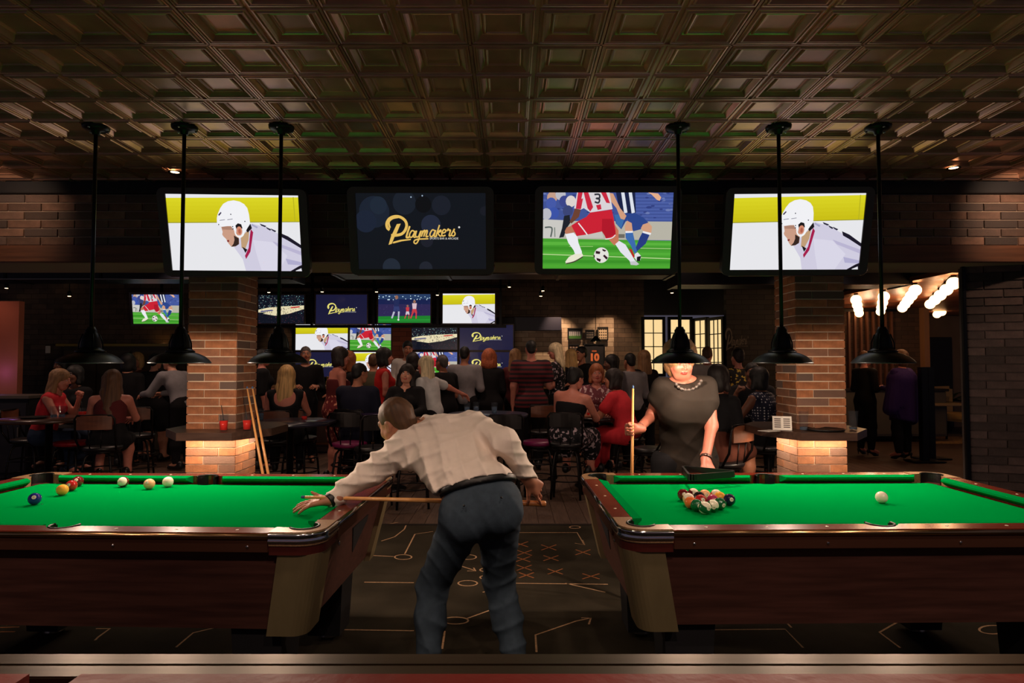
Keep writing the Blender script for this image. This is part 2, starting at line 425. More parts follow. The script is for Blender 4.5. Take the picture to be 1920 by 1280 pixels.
# lit window with leaded panes
pane_m = mat('lit_frosted_pane', (255, 222, 160), .5, emit=.9)
def lit_window(name, P0, P1, z0, z1, cols, rows):
    P0, P1 = Vector(P0), Vector(P1); W = (P1-P0).length; rz = math.atan2(P1.y-P0.y, P1.x-P0.x)
    t = struct(link(bpy.data.objects.new(name, None), None, (P0.x, P0.y, 0), (0, 0, rz)))
    g = MB(); fw = .05
    g.box((0, -.03, z0), (fw, .03, z1)); g.box((W-fw, -.03, z0), (W, .03, z1)); g.box((fw, -.03, z0), (W-fw, .03, z0+fw)); g.box((fw, -.03, z1-fw), (W-fw, .03, z1))
    g.obj('window_frame', black_metal, t)
    cw, ch = (W-2*fw)/cols, (z1-z0-2*fw)/rows
    pmh = MB().box((-cw/2+.004, -.006, -ch/2+.004), (cw/2-.004, .006, ch/2-.004)).mesh('pane', pane_m)
    for i in range(cols):
        for j in range(rows): inst('pane', pmh, t, (fw+cw*(i+.5), 0, z0+fw+ch*(j+.5)))
    mv = MB().box((-.008, -.018, z0+fw), (.008, .018, z1-fw)).mesh('glazing_bar', black_metal)
    mh = MB().box((fw, -.018, -.008), (W-fw, .018, .008)).mesh('glazing_bar', black_metal)
    for i in range(1, cols): inst('glazing_bar', mv, t, (fw+cw*i, 0, 0))
    for j in range(1, rows): inst('glazing_bar', mh, t, (0, 0, z0+fw+ch*j))
lit_window('window_1', (2.37, 11.6), (2.80, 11.6), 1.24, 2.33, 2, 4)
lit_window('window_2', (2.85, 11.6), (3.30, 11.6), 1.24, 2.33, 2, 4)
lit_window('window_3', (3.33, 11.6), (3.46, 11.2), 1.22, 2.30, 2, 4)
lit_window('window_4', (3.47, 11.18), (3.60, 10.75), 1.20, 2.28, 3, 4)
# right-hand lounge beyond the opening
struct(MB().box((5.4, 7.2, 2.6), (13, 15.2, 2.68)).obj('ceiling_lounge', mat('lounge_ceiling_base', (60, 34, 22), .5)))
cl = bpy.data.objects['ceiling_lounge']
lp = MB().box((0, -.072, -.02), (6.2, .072, 0), .003).mesh('ceiling_plank', mat('lounge_ceiling_plank', (120, 66, 40), .4, noise=.3, scale=5, stretch=(.5, 6, 1), rand=.2))
for k in range(48): inst('ceiling_plank', lp, cl, (5.42, 7.3+k*.15, 2.6))
struct(MB().box((5.3, 5.2, 2.6), (5.42, 13.2, 3.15)).obj('trim_5', dark_paint))
struct(MB().box((5.28, 7.2, 2.56), (5.46, 13.2, 2.62), .004).obj('trim_6', mat('brass_edge', (150, 96, 60), .4, .8)))
wallbox('wall_lounge_dark', 5.4, 8.15, 0, 2.6, 12.6, mat('lounge_dark_brick', (58, 44, 36), .85, pattern='brick', col2=(80, 58, 46)))
wallbox('wall_lounge_pale', 7.2, 12.5, 0, 2.6, 14.9, mat('lounge_pale_wall', (120, 100, 82), .85, noise=.1, scale=2))
slat = MB().box((-.02, -.03, 0), (.02, .03, 1.55), .003).mesh('slat', mat('slat_wood', (96, 62, 44), .5))
sc = thing('slatted_screen', 'dark slatted wood screen on the lounge wall behind the woman in purple shawl', 'screen', (6.95, 12.5, .95))
for i in range(10): inst('slat', slat, sc, (-.55+i*.12, 0, 0))
MB().box((-.62, -.035, -.05), (.62, .035, 0)).obj('rail', black_metal, sc); MB().box((-.62, -.035, 1.55), (.62, .035, 1.6)).obj('rail', black_metal, sc)
struct(MB().box((8.1, 12.45, 0), (8.2, 12.72, 2.6)).obj('trim_7', mat('warm_edge', (140, 100, 70), .6)))
struct(MB().box((9.65, 14.84, 0), (10.3, 14.9, 2.1), .01).obj('door_1', dark_paint))
door = bpy.data.objects['door_1']; MB().lathe([(.001, 0), (.03, 0), (.03, .03), (.012, .04), (.012, .06), (.03, .07), (.025, .09), (.001, .1)], 12).obj('door_handle', chrome, door, (9.73, 14.84, 1.0), (PI/2, 0, 0))
# side walls close the room off screen

# downlight fixtures
def downlight(x, y, z, label, grp):
    t = thing('downlight', label, 'light', (x, y, z), 0, grp)
    MB().lathe([(.030, -.001), (.045, -.001), (.047, -.006), (.030, -.004), (.030, .0)], 20, cap=False).obj('trim_ring', black_metal, t)
    MB().lathe([(.001, -.0025), (.030, -.0025), (.030, -.001), (.001, -.001)], 16).obj('lens', mat('lamp_lens', (255, 205, 150), .5, emit=9), t)
    return t
p = atz(328, 322, CZ-.012); downlight(p.x, p.y, CZ-.012, 'small recessed downlight in the tin ceiling, left of the second pendant', None)
p = atz(1788, 314, CZ-.012); downlight(p.x, p.y, CZ-.012, 'small recessed downlight in the tin ceiling near the right edge', None)
for x, y in DOWN_NEAR: downlight(x, y, CZ-.012, 'recessed downlight in the tin ceiling over the pool tables', 'downlights over the pool tables')
for x in (-3.0, -1.2, .3, 1.6, 3.0): downlight(x, .35, CZ-.012, 'added fill light in the tin ceiling above the bench, out of view', 'added fill lights above the bench')  # housings of the added fill spots, out of view
for x, y in DOWN_FAR[:-1]: downlight(x, y, 3.095, 'small downlight in the dark ceiling over the bar room', 'downlights in the bar ceiling')
downlight(*DOWN_FAR[-1], 2.575, 'small downlight in the lounge ceiling at the right', None)
for px, py, Y in [(110, 517, 11.0), (130, 555, 9.9), (12, 540, 10.3), (504, 548, 11), (604, 547, 11), (706, 547, 11), (820, 553, 11), (955, 538, 11), (1018, 545, 10.6), (1014, 555, 11.4), (1260, 549, 11.4)]:
    q = at(px, py, min(Y, 10.4)); 
    t = thing('spotlight', 'tiny ceiling spotlight hanging in the dark bar ceiling', 'light', (q.x, q.y, q.z), 0, 'tiny spotlights above the bar')
    MB().lathe([(.001, .0), (.03, 0), (.032, .05), (.02, .08), (.001, .085)], 12).obj('housing', black_metal, t)
    MB().lathe([(.001, -.004), (.022, -.004), (.022, .001), (.001, .001)], 12).obj('lens', MATS['lamp_lens'], t)
    MB().tube([(0, 0, .08), (0, 0, 3.1-q.z)], .006, 6).obj('stem', black_metal, t)
for q_ in ((6.3, 11.2), (6.4, 10.4), (6.5, 9.6), (6.4, 8.6)): lamp('globe_row_lamp', 'POINT', (*q_, 2.3), 7, (1, .62, .36), .08)
# globe lamps in rows
globe_m = mat('globe_glass', (255, 190, 128), .4, emit=7)
gm = MB().ball((0, 0, 0), .078, 20).mesh('globe', globe_m); cm = MB().lathe([(.001, .115), (.03, .115), (.03, .06), (.001, .06)], 12).mesh('socket', black_metal)
rows = [((1605, 562), (1611, 587), 4), ((1657, 556), (1651, 584), 4), ((1716, 544), (1692, 577), 5), ((1788, 531), (1744, 570), 5)]
nm = ['first', 'second', 'third', 'fourth']
for r, (a, b, n) in enumerate(rows):
    A, B = atz(*a, 2.46), atz(*b, 2.46)
    bar = tag(MB().tube([A+Vector((0, 0, .125)), B+Vector((0, 0, .125))], .016, 8).obj('lamp_rail', black_metal), 'thin black rail carrying the %s row of globe bulbs from the pillar' % nm[r], 'lamp rail')
    for i in range(n):
        q = A.lerp(B, i/(n-1))
        t = thing('globe_lamp', 'white globe bulb, %s from the near end, in the %s row from the pillar' % (['first', 'second', 'third', 'fourth', 'last'][i if i < n-1 else 4], nm[r]), 'lamp', q, 0, 'globe bulbs of the %s row' % nm[r])
        inst('globe', gm, t); inst('socket', cm, t)
for px, py in ((1724, 591), (1757, 589), (1766, 585)):
    q = at(px, py, 13.4); t = thing('globe_lamp', 'glowing globe bulb far back in the lounge', 'lamp', q, 0, 'globe bulbs far back in the lounge')
    inst('globe', gm, t); inst('socket', cm, t); MB().tube([(0, 0, .11), (0, 0, 2.6-q.z)], .006, 6).obj('stem', black_metal, t)
# ------------------------------------------------------------------ pool tables (local: x along the length, y across)
TL, TWD, RT, BED = 2.12, 1.28, .822, .78
def arc(cx, cy, r, a0, a1, n=10):
    return [(cx+r*math.cos(math.radians(a0+(a1-a0)*i/n)), cy+r*math.sin(math.radians(a0+(a1-a0)*i/n))) for i in range(n+1)]
def pool_table(label, loc, rz):
    t = thing('pool_table', label, 'pool table', loc, rz)
    a, b = TL/2, TWD/2
    # bed cloth with pocket notches
    pa, pb = a-.118, b-.118
    poly = []
    cr = .050; off = .023
    for sx, sy in ((1, -1), (1, 1), (-1, 1), (-1, -1)):
        cx, cy = sx*(pa+off), sy*(pb+off)
        d = math.sqrt(cr*cr-off*off)
        p_y = (cx-sx*d, sy*pb); p_x = (sx*pa, cy-sy*d)
        A = math.degrees(math.atan2(p_y[1]-cy, p_y[0]-cx)); B = math.degrees(math.atan2(p_x[1]-cy, p_x[0]-cx))
        seq = [p_y, p_x] if sx*sy < 0 else [p_x, p_y]
        aa = [math.degrees(math.atan2(p[1]-cy, p[0]-cx)) for p in seq]
        dlt = (aa[1]-aa[0]+180) % 360-180
        poly += arc(cx, cy, cr, aa[0], aa[0]+dlt, 8)
        if (sx, sy) == (1, 1): poly += arc(0, pb+.045, .062, 0-46, -180+46, 8)
        if (sx, sy) == (-1, -1): poly += arc(0, -pb-.045, .062, 180-46, 46, 8)
    MB().prism(poly, BED-.03, BED).obj('bed_cloth', cloth, t)
    MB().lathe([(.001, 0), (.004, 0), (.004, .0008), (.001, .0008)], 10).obj('foot_spot', leather_black, t, (-a/2, 0, BED))
    # wooden rails with cushions
    xr = .20; rw = .080
    def long_rail(sy):
        g = MB(); y0, y1 = sy*b, sy*(b-rw)
        for sx in (-1, 1):
            pts = [(sx*(a-xr), y0), (sx*(a-xr), y1), (sx*.075, y1)]+[(sx*(.064*math.cos(u)), sy*(b-.058)-sy*0+sy*(-.022+.064*math.sin(u)*.62)) for u in [math.radians(q) for q in (10, 35, 60, 90)]]+[(0, y0)]
            g.prism(pts, RT-.055, RT)
        g.obj('rail', rail_wood, t)
        for sx in (-1, 1):   # cushions
            m = MB(); x0, x1 = sx*(a-.185), sx*.085; yi = sy*(b-rw-.045)
            xs0, xs1 = sx*(a-.215), sx*.105
            top = [(x0, y1, RT), (x1, y1, RT), (xs1, yi, RT-.006), (xs0, yi, RT-.006)]
            nos = [(xs0, yi, RT-.016), (xs1, yi, RT-.016)]; bot = [(x0, y1, BED), (x1, y1, BED)]
            m.quad(top); m.quad([top[3], top[2], nos[1], nos[0]]); m.quad([nos[0], nos[1], bot[1], bot[0]])
            m.quad([top[0], top[3], nos[0], bot[0]]); m.quad([top[1], top[2], nos[1], bot[1]])
            m.obj('cushion', cushion_m, t)
    long_rail(1); long_rail(-1)
    def short_rail(sx):
        x0, x1 = sx*a, sx*(a-rw); y = b-xr
        MB().box((min(x0, x1), -y, RT-.055), (max(x0, x1), y, RT), .002).obj('rail', rail_wood, t)
        m = MB(); xi = sx*(a-rw-.045); ya, yb = b-.185, b-.215
        top = [(x1, -ya, RT), (x1, ya, RT), (xi, yb, RT-.006), (xi, -yb, RT-.006)]
        nos = [(xi, -yb, RT-.016), (xi, yb, RT-.016)]; bot = [(x1, -ya, BED), (x1, ya, BED)]
        m.quad(top); m.quad([top[3], top[2], nos[1], nos[0]]); m.quad([nos[0], nos[1], bot[1], bot[0]])
        m.quad([top[0], top[3], nos[0], bot[0]]); m.quad([top[1], top[2], nos[1], bot[1]])
        m.obj('cushion', cushion_m, t)
    short_rail(1); short_rail(-1)
    # sights
    sg = MB().lathe([(.001, 0), (.0065, 0), (.0065, .0008), (.001, .0008)], 10).mesh('sight', mat('pearl_sight', (235, 228, 205), .3))
    for sy in (-1, 1):
        for k in (-3, -2, -1, 1, 2, 3): inst('sight', sg, t, (k*(a-.1)/4, sy*(b-.042), RT))
    for sx in (-1, 1):
        for k in (-1, 0, 1): inst('sight', sg, t, (sx*(a-.042), k*(b-.1)/2, RT))
    # corner castings, pockets
    R = .095
    capm = mat('speckled_corner_cap', (150, 116, 84), .35, .2, noise=.35, scale=160)
    pc = (a-.095, b-.095)
    cp = [(a-xr, b), (a-R, b)]+arc(a-R, b-R, R, 90, 0, 8)[1:]+[(a, b-xr), (a-rw, b-xr)]+arc(pc[0], pc[1], .054, -65, 155, 14)+[(a-xr, b-rw)]
    cap = MB().prism(cp, RT-.05, RT+.003).mesh('corner_cap', capm)
    n = len(arc(0, 0, 1, 90, 0, 8))
    edge = [(a-xr, b)]+arc(a-R, b-R, R, 90, 0, 8)+[(a, b-xr)]
    g = MB()
    prof = [(.000, -.002), (.006, -.004), (.008, -.010), (.006, -.018), (.0055, -.024), (.009, -.030), (.008, -.036), (.001, -.038)]
    def off(i, d):
        if i == 0: return (edge[0][0], edge[0][1]+d)
        if i == len(edge)-1: return (edge[-1][0]+d, edge[-1][1])
        x, y = edge[i][0]-(a-R), edge[i][1]-(b-R); l = math.hypot(x, y); return (edge[i][0]+x/l*d, edge[i][1]+y/l*d)
    rings = [[g.bm.verts.new((*off(i, d), RT+z)) for d, z in prof] for i in range(len(edge))]
    for p, q in zip(rings, rings[1:]):
        for k in range(len(prof)-1):
            f = g.bm.faces.new((p[k], q[k], q[k+1], p[k+1])); f.smooth = True
    band = g.mesh('chrome_band', chrome)
    def pocket_me(r, z1, dp=.10):
        g = MB().lathe([(r, BED-.032), (r*.9, BED-dp*.6), (r*.5, BED-dp), (.001, BED-dp-.005)], 24, cap=False)
        g.tube([(x, y, z1+.003) for x, y in arc(0, 0, r+.003, -62, 152, 16)], .005, 6)
        for (x0, y0), (x1, y1) in zip(arc(0, 0, r, -70, 160, 16), arc(0, 0, r, -70, 160, 16)[1:]): g.quad([(x0, y0, BED-.04), (x1, y1, BED-.04), (x1, y1, z1), (x0, y0, z1)])
        return g.mesh('corner_pocket', leather_black, recalc=False)
    lin_ = pocket_me(.052, RT)
    lowb = MB()
    lp_ = [off(i, -.004) for i in range(len(edge))]
    lowb.prism(lp_+[(a-.1, b-xr), (a-.1, b-.1), (a-xr, b-.1)], RT-.085, RT-.05); lower = lowb.mesh('corner_skirt', mat('oxblood_skirt', (70, 26, 22), .35))
    # corner post: bent brushed plate tapering down
    g = MB(); ro = R-.01
    for z, ins, ln in ((RT-.085, .012, .165), (.40, .085, .235)):
        pts = [(a-R-ln+.09, b-ins)]+[(x, y) for x, y in arc(a-ins-ro*.7, b-ins-ro*.7, ro*.7, 90, 0, 6)]+[(a-ins, b-R-ln+.09)]
        pts += [(a-ins-.03, b-R-ln+.09), (a-ins-.03, b-ins-.03), (a-R-ln+.09, b-ins-.03)]
        g.last = getattr(g, 'last', []); g.last.append([g.bm.verts.new((x, y, z)) for x, y in pts])
    A, B = g.last
    for i in range(len(A)): g.bm.faces.new((A[i], A[(i+1) % len(A)], B[(i+1) % len(A)], B[i]))
    g.bm.faces.new(A); g.bm.faces.new(B)
    post = g.mesh('corner_post', mat('satin_bronze', (168, 150, 112), .45, .6, noise=.1, scale=5, stretch=(3, 3, .3)))
    # mirrored copies of the meshes for the four corners
    for sx, sy in ((1, 1), (-1, 1), (1, -1), (-1, -1)):
        for nme, me in (('corner_cap', cap), ('chrome_band', band), ('corner_skirt', lower), ('corner_post', post)):
            m2 = me.copy(); m2.transform(Matrix.Diagonal((sx, sy, 1, 1)))
            if sx*sy < 0: m2.flip_normals()
            inst(nme, m2, t)
        inst('corner_pocket', lin_, t, (sx*pc[0], sy*pc[1], 0), (0, 0, {(1, 1): 0, (-1, 1): PI/2, (-1, -1): PI, (1, -1): -PI/2}[(sx, sy)]))
    for sy in (-1, 1):
        sm = pocket_me(.050, RT-.004, .05); sm.name = 'side_pocket'; inst('side_pocket', sm, t, (0, sy*(pb+.028), 0), (0, 0, PI/4 if sy > 0 else PI/4+PI)).scale = (1, 1, 1)
    # metal trims below the rail top
    strip = mat('polished_trim', (190, 150, 105), .22, 1, noise=.08, scale=3, stretch=(1, 30, 30))
    br = mat('brown_metal_trim', (104, 66, 52), .3, .7)
    for sy in (-1, 1):
        y = sy*b; MB().tube([(-a+xr, y, RT-.014), (a-xr, y, RT-.014)], .0115, 14).obj('trim_strip', strip, t)
        skirt = MB().box((-a+xr, min(y-sy*.03, y+sy*.003), RT-.075), (a-xr, max(y-sy*.03, y+sy*.003), RT-.026), .003).obj('rail_skirt', br, t)
        bl = MB().lathe([(.001, 0), (.006, 0), (.005, .003), (.001, .004)], 10).mesh('bolt', chrome)
        for k in (-.78, -.26, .26, .78): inst('bolt', bl, skirt, (k, y+sy*.003, RT-.052), (-sy*PI/2, 0, 0))
    for sx in (-1, 1):
        x = sx*a; MB().tube([(x, -b+xr, RT-.014), (x, b-xr, RT-.014)], .0115, 14).obj('trim_strip', chrome, t)
        MB().box((min(x-sx*.03, x+sx*.003), -b+xr, RT-.075), (max(x-sx*.03, x+sx*.003), b-xr, RT-.026), .003).obj('rail_skirt', br, t)
    # tapered cabinet
    g = MB(); L1 = []
    for z, i in ((RT-.05, .030), (.42, .105)):
        L1.append([g.bm.verts.new(p) for p in ((-a+i, -b+i, z), (a-i, -b+i, z), (a-i, b-i, z), (-a+i, b-i, z))])
    A, B = L1
    for i in range(4): g.bm.faces.new((A[i], A[(i+1) % 4], B[(i+1) % 4], B[i]))
    g.bm.faces.new(B); g.obj('cabinet', dark_wood, t)
    # triangular return openings at both ends
    for sx in (-1, 1):
        g = MB(); x = sx*(a-.030-.02); tri = [(-.05, RT-.13), (.22, RT-.13), (.22, RT-.16), (.05, .55)]
        v0 = [(sx*(a-.028-(RT-.05-z)*.224+.0), y, z) for y, z in tri]; v1 = [(p[0]-sx*.02, p[1], p[2]) for p in v0]
        A = [g.bm.verts.new((p[0]+sx*.003, p[1], p[2])) for p in v0]; B = [g.bm.verts.new(p) for p in v1]
        g.bm.faces.new(A); g.bm.faces.new(B)
        for i in range(4): g.bm.faces.new((A[i], A[(i+1) % 4], B[(i+1) % 4], B[i]))
        g.obj('return_opening', dark_paint, t)
        MB().lathe([(.001, 0), (.012, 0), (.010, .006), (.001, .007)], 14).obj('lock', chrome, t, (sx*(a-.036), -.30, RT-.13), (0, sx*PI/2, 0))
    lg = MB(); A = []
    for z, s in ((.43, .105), (.035, .085)): A.append([lg.bm.verts.new(p) for p in ((-s, -s, z), (s, -s, z), (s, s, z), (-s, s, z))])
    for i in range(4): lg.bm.faces.new((A[0][i], A[0][(i+1) % 4], A[1][(i+1) % 4], A[1][i]))
    lg.bm.faces.new(A[0]); lg.bm.faces.new(A[1]); lgm = lg.mesh('leg', dark_paint)
    ft = MB().lathe([(.001, 0), (.045, 0), (.05, .008), (.03, .03), (.02, .04), (.001, .04)], 16).mesh('levelling_foot', mat('worn_chrome', (160, 150, 140), .3, 1))
    for sx in (-1, 1):
        for sy in (-1, 1):
            l = inst('leg', lgm, t, (sx*(a-.30), sy*(b-.24), 0)); inst('levelling_foot', ft, l)
    return t
PT1 = (-.70-TL/2+.0, 3.10, 0); PT2 = (.41+TL/2, 3.13, 0)
A1, A2 = -.035, .02
pool_table('pool table at the left with the leaning man, green cloth and dark cabinet', PT1, A1)
pool_table('pool table at the right with the racked balls, green cloth and dark cabinet', PT2, A2)

# ------------------------------------------------------------------ balls
BR = .0286
BC = {'white': (238, 228, 205), 'yellow': (232, 168, 60), 'blue': (34, 38, 120), 'red': (160, 30, 28), 'purple': (60, 30, 90), 'orange': (220, 110, 50), 'green': (20, 92, 50), 'maroon': (96, 22, 24), 'black': (18, 16, 20), 'magenta': (170, 40, 80), 'peach': (238, 180, 130), 'navy': (24, 22, 60)}
bm_cache = {}
def ball(px, py, kind, striped, label, rot, bed=BED, num=None):
    q = atz(px, py, bed+BR)
    key = (kind, striped)
    if key not in bm_cache:
        m = mat('ball_%s_%s' % (kind, striped), BC['white'] if striped else BC[kind], .08, coat=.5, pattern='ball' if striped else None, col2=BC[kind])
        if striped:   # band around the equator, white caps
            m = mat('ball_%s_%s_s' % (kind, striped), BC[kind], .08, coat=.5, pattern='ball', col2=BC['white'])
        bm_cache[key] = MB().ball((0, 0, 0), BR, 32).mesh('pool_ball', m)
    o = tag(link(bpy.data.objects.new('cue_ball' if kind == 'white' and not striped else 'pool_ball', bm_cache[key]), None, q, rot), label, 'pool ball')
    if num is not None:
        g = MB(); pts = []
        for i in range(16):
            pts.append((math.cos(2*PI*i/16)*.0095, math.sin(2*PI*i/16)*.0095))
        c = g.bm.verts.new((0, 0, BR+.0003)); vs = [g.bm.verts.new((x, y, math.sqrt((BR+.0003)**2-x*x-y*y))) for x, y in pts]
        for i in range(16): g.bm.faces.new((c, vs[i], vs[(i+1) % 16]))
        nspot = g.obj('number_spot', mat('ball_ivory', (236, 226, 200), .1, coat=.5), o)
        nspot.rotation_euler = (PI/2-.5, 0, 0)
        tx = text_mesh(str(num), .011, mat('ball_ink', (20, 16, 16), .2)); inst('number', tx, nspot, (0, 0, BR+.0006))
    return o
def text_mesh(s, size, m, bold=0, shear=0, extrude=0, align='CENTER'):
    cu = bpy.data.curves.new('lettering', 'FONT'); cu.body = s; cu.size = size; cu.align_x = align; cu.align_y = 'CENTER'; cu.offset = bold; cu.shear = shear; cu.extrude = extrude; cu.resolution_u = 3
    o = bpy.data.objects.new('lettering', cu); C.objects.link(o)
    dg = bpy.context.evaluated_depsgraph_get(); me = bpy.data.meshes.new_from_object(o.evaluated_get(dg))
    bpy.data.objects.remove(o, do_unlink=True); me.materials.clear(); me.materials.append(m); me.name = 'lettering'
    return me
ball(315, 903, 'white', False, 'white cue ball near the far cushion of the left table', (0, 0, 0))
ball(280, 907, 'peach', False, 'pale peach ball left of the white cue ball on the left table', (0, 0, 0), num=5)
ball(231, 903, 'maroon', True, 'maroon and white striped ball near the far cushion of the left table', (1.2, .6, 0), num=15)
ball(146, 902, 'maroon', False, 'dark red ball lying in the mouth of the far left corner pocket', (0, .5, 0), num=7)
ball(134, 910, 'red', False, 'red ball just in front of the far left corner pocket', (.2, .2, 0), num=3)
ball(117, 918, 'yellow', False, 'yellow ball between the red and the blue ball on the left table', (0, 0, 0))
ball(65, 935, 'blue', False, 'blue ball nearest the left edge of the picture on the left table', (0, .4, .3), num=2)
ball(1653, 932, 'white', False, 'white cue ball alone on the right half of the right table', (0, 0, 0))
rk = [(1282, 927, 'maroon', 0, 'dark red ball at the far left end of the racked balls', 7), (1291, 935, 'peach', 1, 'cream and peach ball second from the left in the rack', 13), (1301, 926, 'maroon', 1, 'dark red striped ball in the back row of the rack', 15),
      (1320, 928, 'peach', 0, 'pale cream ball in the middle of the back row of the rack', 9), (1342, 928, 'red', 1, 'red and white striped ball in the back row of the rack, to the right', 12), (1297, 943, 'orange', 0, 'orange ball behind the dark green six ball', 13),
      (1307, 947, 'green', 0, 'dark green six ball at the front left of the rack', 6), (1318, 938, 'red', 0, 'bright red ball in the middle of the rack', 3), (1332, 938, 'magenta', 0, 'magenta ball in the middle of the rack', 11),
      (1319, 951, 'green', 1, 'green striped ball nearest the camera in the rack', 14), (1336, 948, 'green', 1, 'pale green striped ball at the front right of the rack', 14), (1350, 944, 'green', 0, 'green ball between the navy ball and the front of the rack', 6),
      (1352, 933, 'yellow', 0, 'yellow ball beside the dark navy ball in the rack', 1), (1365, 936, 'navy', 0, 'dark navy ball at the right end of the rack', 4), (1311, 932, 'black', 0, 'black ball in the middle left of the rack', 8)]
random.seed(3)
placed = []
for px, py, k, st, lb, nu in rk:
    o = ball(px, py, k, bool(st), lb, (random.uniform(.1, .7), random.uniform(-.6, .6), random.uniform(-.4, .4)), num=nu)
    placed.append(o)
for it in range(60):   # push overlapping balls apart on the cloth
    for i in range(len(placed)):
        for j in range(i):
            d = placed[i].location-placed[j].location; d.z = 0; l = d.length
            if l < 2*BR+.0006 and l > 0:
                m = d*((2*BR+.0006-l)/2/l); placed[i].location += m; placed[j].location -= m
    cen = sum((o.location for o in placed), Vector())/len(placed)
# triangle rack lying over the far rail
g = MB()
def tri_rack():
    P = [Vector((0, .13, 0)), Vector((-.155, -.13, 0)), Vector((.155, -.13, 0))]
    pts = []
    for i in range(3):
        a, b, c = P[i-1], P[i], P[(i+1) % 3]
        u, v = (a-b).normalized(), (c-b).normalized()
        for k in range(5):
            s = k/4; pts.append(b+u*.03*(1-s)**2+v*.03*s**2)
    out = []
    for p in pts: out.append(p)
    for i in range(len(out)):
        p, q = out[i], out[(i+1) % len(out)]
        n = Vector((q.y-p.y, p.x-q.x, 0)).normalized()*.012
        A = [p-n*0, q-n*0, q+n, p+n]
        lo = [g.bm.verts.new((v.x, v.y, 0)) for v in A]; hi = [g.bm.verts.new((v.x, v.y, .034)) for v in A]
        g.bm.faces.new(lo); g.bm.faces.new(hi)
        for k in range(4): g.bm.faces.new((lo[k], lo[(k+1) % 4], hi[(k+1) % 4], hi[k]))
tri_rack()
q = at(1312, 893, 3.62)
tag(g.obj('ball_rack', leather_black, None, (q.x, 3.66, RT+.006), (.0, 0, .4)), 'black triangular ball rack held over the far rail by the woman', 'ball rack')

# ------------------------------------------------------------------ pendants
def pendant(x, label, rimz=1.466, Y=3.73):
    t = thing('pendant_lamp', label, 'lamp', (x, Y, rimz))
    out = [(.166, 0), (.170, .004), (.166, .008), (.155, .022), (.135, .040), (.108, .054), (.085, .062), (.073, .066)]
    MB().lathe(out+[(.070, .062), (.083, .058), (.106, .050), (.132, .036), (.152, .018), (.162, .003)], 40, cap=False).obj('lamp_shade', [pend_metal], t)
    MB().lathe([(.066, .060), (.078, .066), (.080, .072), (.066, .080), (.058, .086), (.055, .096), (.052, .12), (.045, .150), (.036, .176), (.031, .182), (.031, .196), (.024, .204), (.020, .215), (.001, .216)], 28).obj('lamp_neck', pend_metal, t)
    f = MB().tube([(.062, 0, .075), (.060, 0, .12), (.042, 0, .172)], .004, 6).mesh('neck_rib', pend_metal)
    for k in range(4): inst('neck_rib', f, t, (0, 0, 0), (0, 0, PI/4+k*PI/2))
    MB().tube([(0, 0, .21), (0, 0, CZ-rimz-.03)], .011, 12).obj('rod', pend_metal, t)
    cz = CZ-rimz
    MB().lathe([(.001, cz-.055), (.020, cz-.055), (.026, cz-.035), (.055, cz-.030), (.072, cz-.020), (.074, cz-.004), (.001, cz-.004)], 28).obj('canopy', pend_metal, t)
    sc = MB().lathe([(.001, 0), (.006, 0), (.006, .008), (.001, .008)], 8).mesh('screw', chrome)
    for k in range(3):
        a = k*2.094+.5; inst('screw', sc, t, (math.cos(a)*.063, math.sin(a)*.063, cz-.034))
    MB().lathe([(.001, .012), (.018, .016), (.027, .030), (.024, .046), (.014, .06), (.001, .062)], 18).obj('bulb', mat('warm_bulb', (255, 190, 120), .5, emit=4), t)
    lamp('pendant_lamp_light', 'POINT', (0, 0, -.028), PENDANT_W, WARM, .006, parent=t)
    return t
for px, lb in ((170, 'black dome pendant lamp, farthest left, in front of the far left table'), (338, 'black dome pendant lamp in front of the left brick pillar'), (522, 'black dome pendant lamp hanging right of the left brick pillar'),
               (1275, 'black dome pendant lamp hiding the face of the woman in black'), (1466, 'black dome pendant lamp just left of the right brick pillar'), (1655, 'black dome pendant lamp, farthest right, before the lounge')):
    pendant((px-960)*3.73/F, lb)
# cues
def cue(label, a, b, r0=.0065, r1=.0145, name='pool_cue'):
    a, b = Vector(a), Vector(b); t = thing(name, label, 'pool cue', b)
    d = a-b; L = d.length; M_ = d.to_track_quat('Z', 'Y').to_matrix().to_4x4()
    MB().lathe([(r1*.75+.25*r0, L*.3), (r0*1.05, L*.985)], 14, M_).obj('shaft', mat('maple_shaft', (222, 160, 96), .3, coat=.4, noise=.08, scale=6, stretch=(4, 4, .4)), t)
    MB().lathe([(.001, 0), (r1*.9, .002), (r1, .01), (r1*.75+.25*r0, L*.3)], 14, M_).obj('butt', mat('cue_butt_wood', (190, 122, 70), .3, coat=.4), t)
    MB().lathe([(r0*1.05, L*.985), (r0, L*.99), (r0, L*.997), (.001, L)], 12, M_).obj('tip', mat('cue_tip', (60, 90, 130), .8), t)
    return t
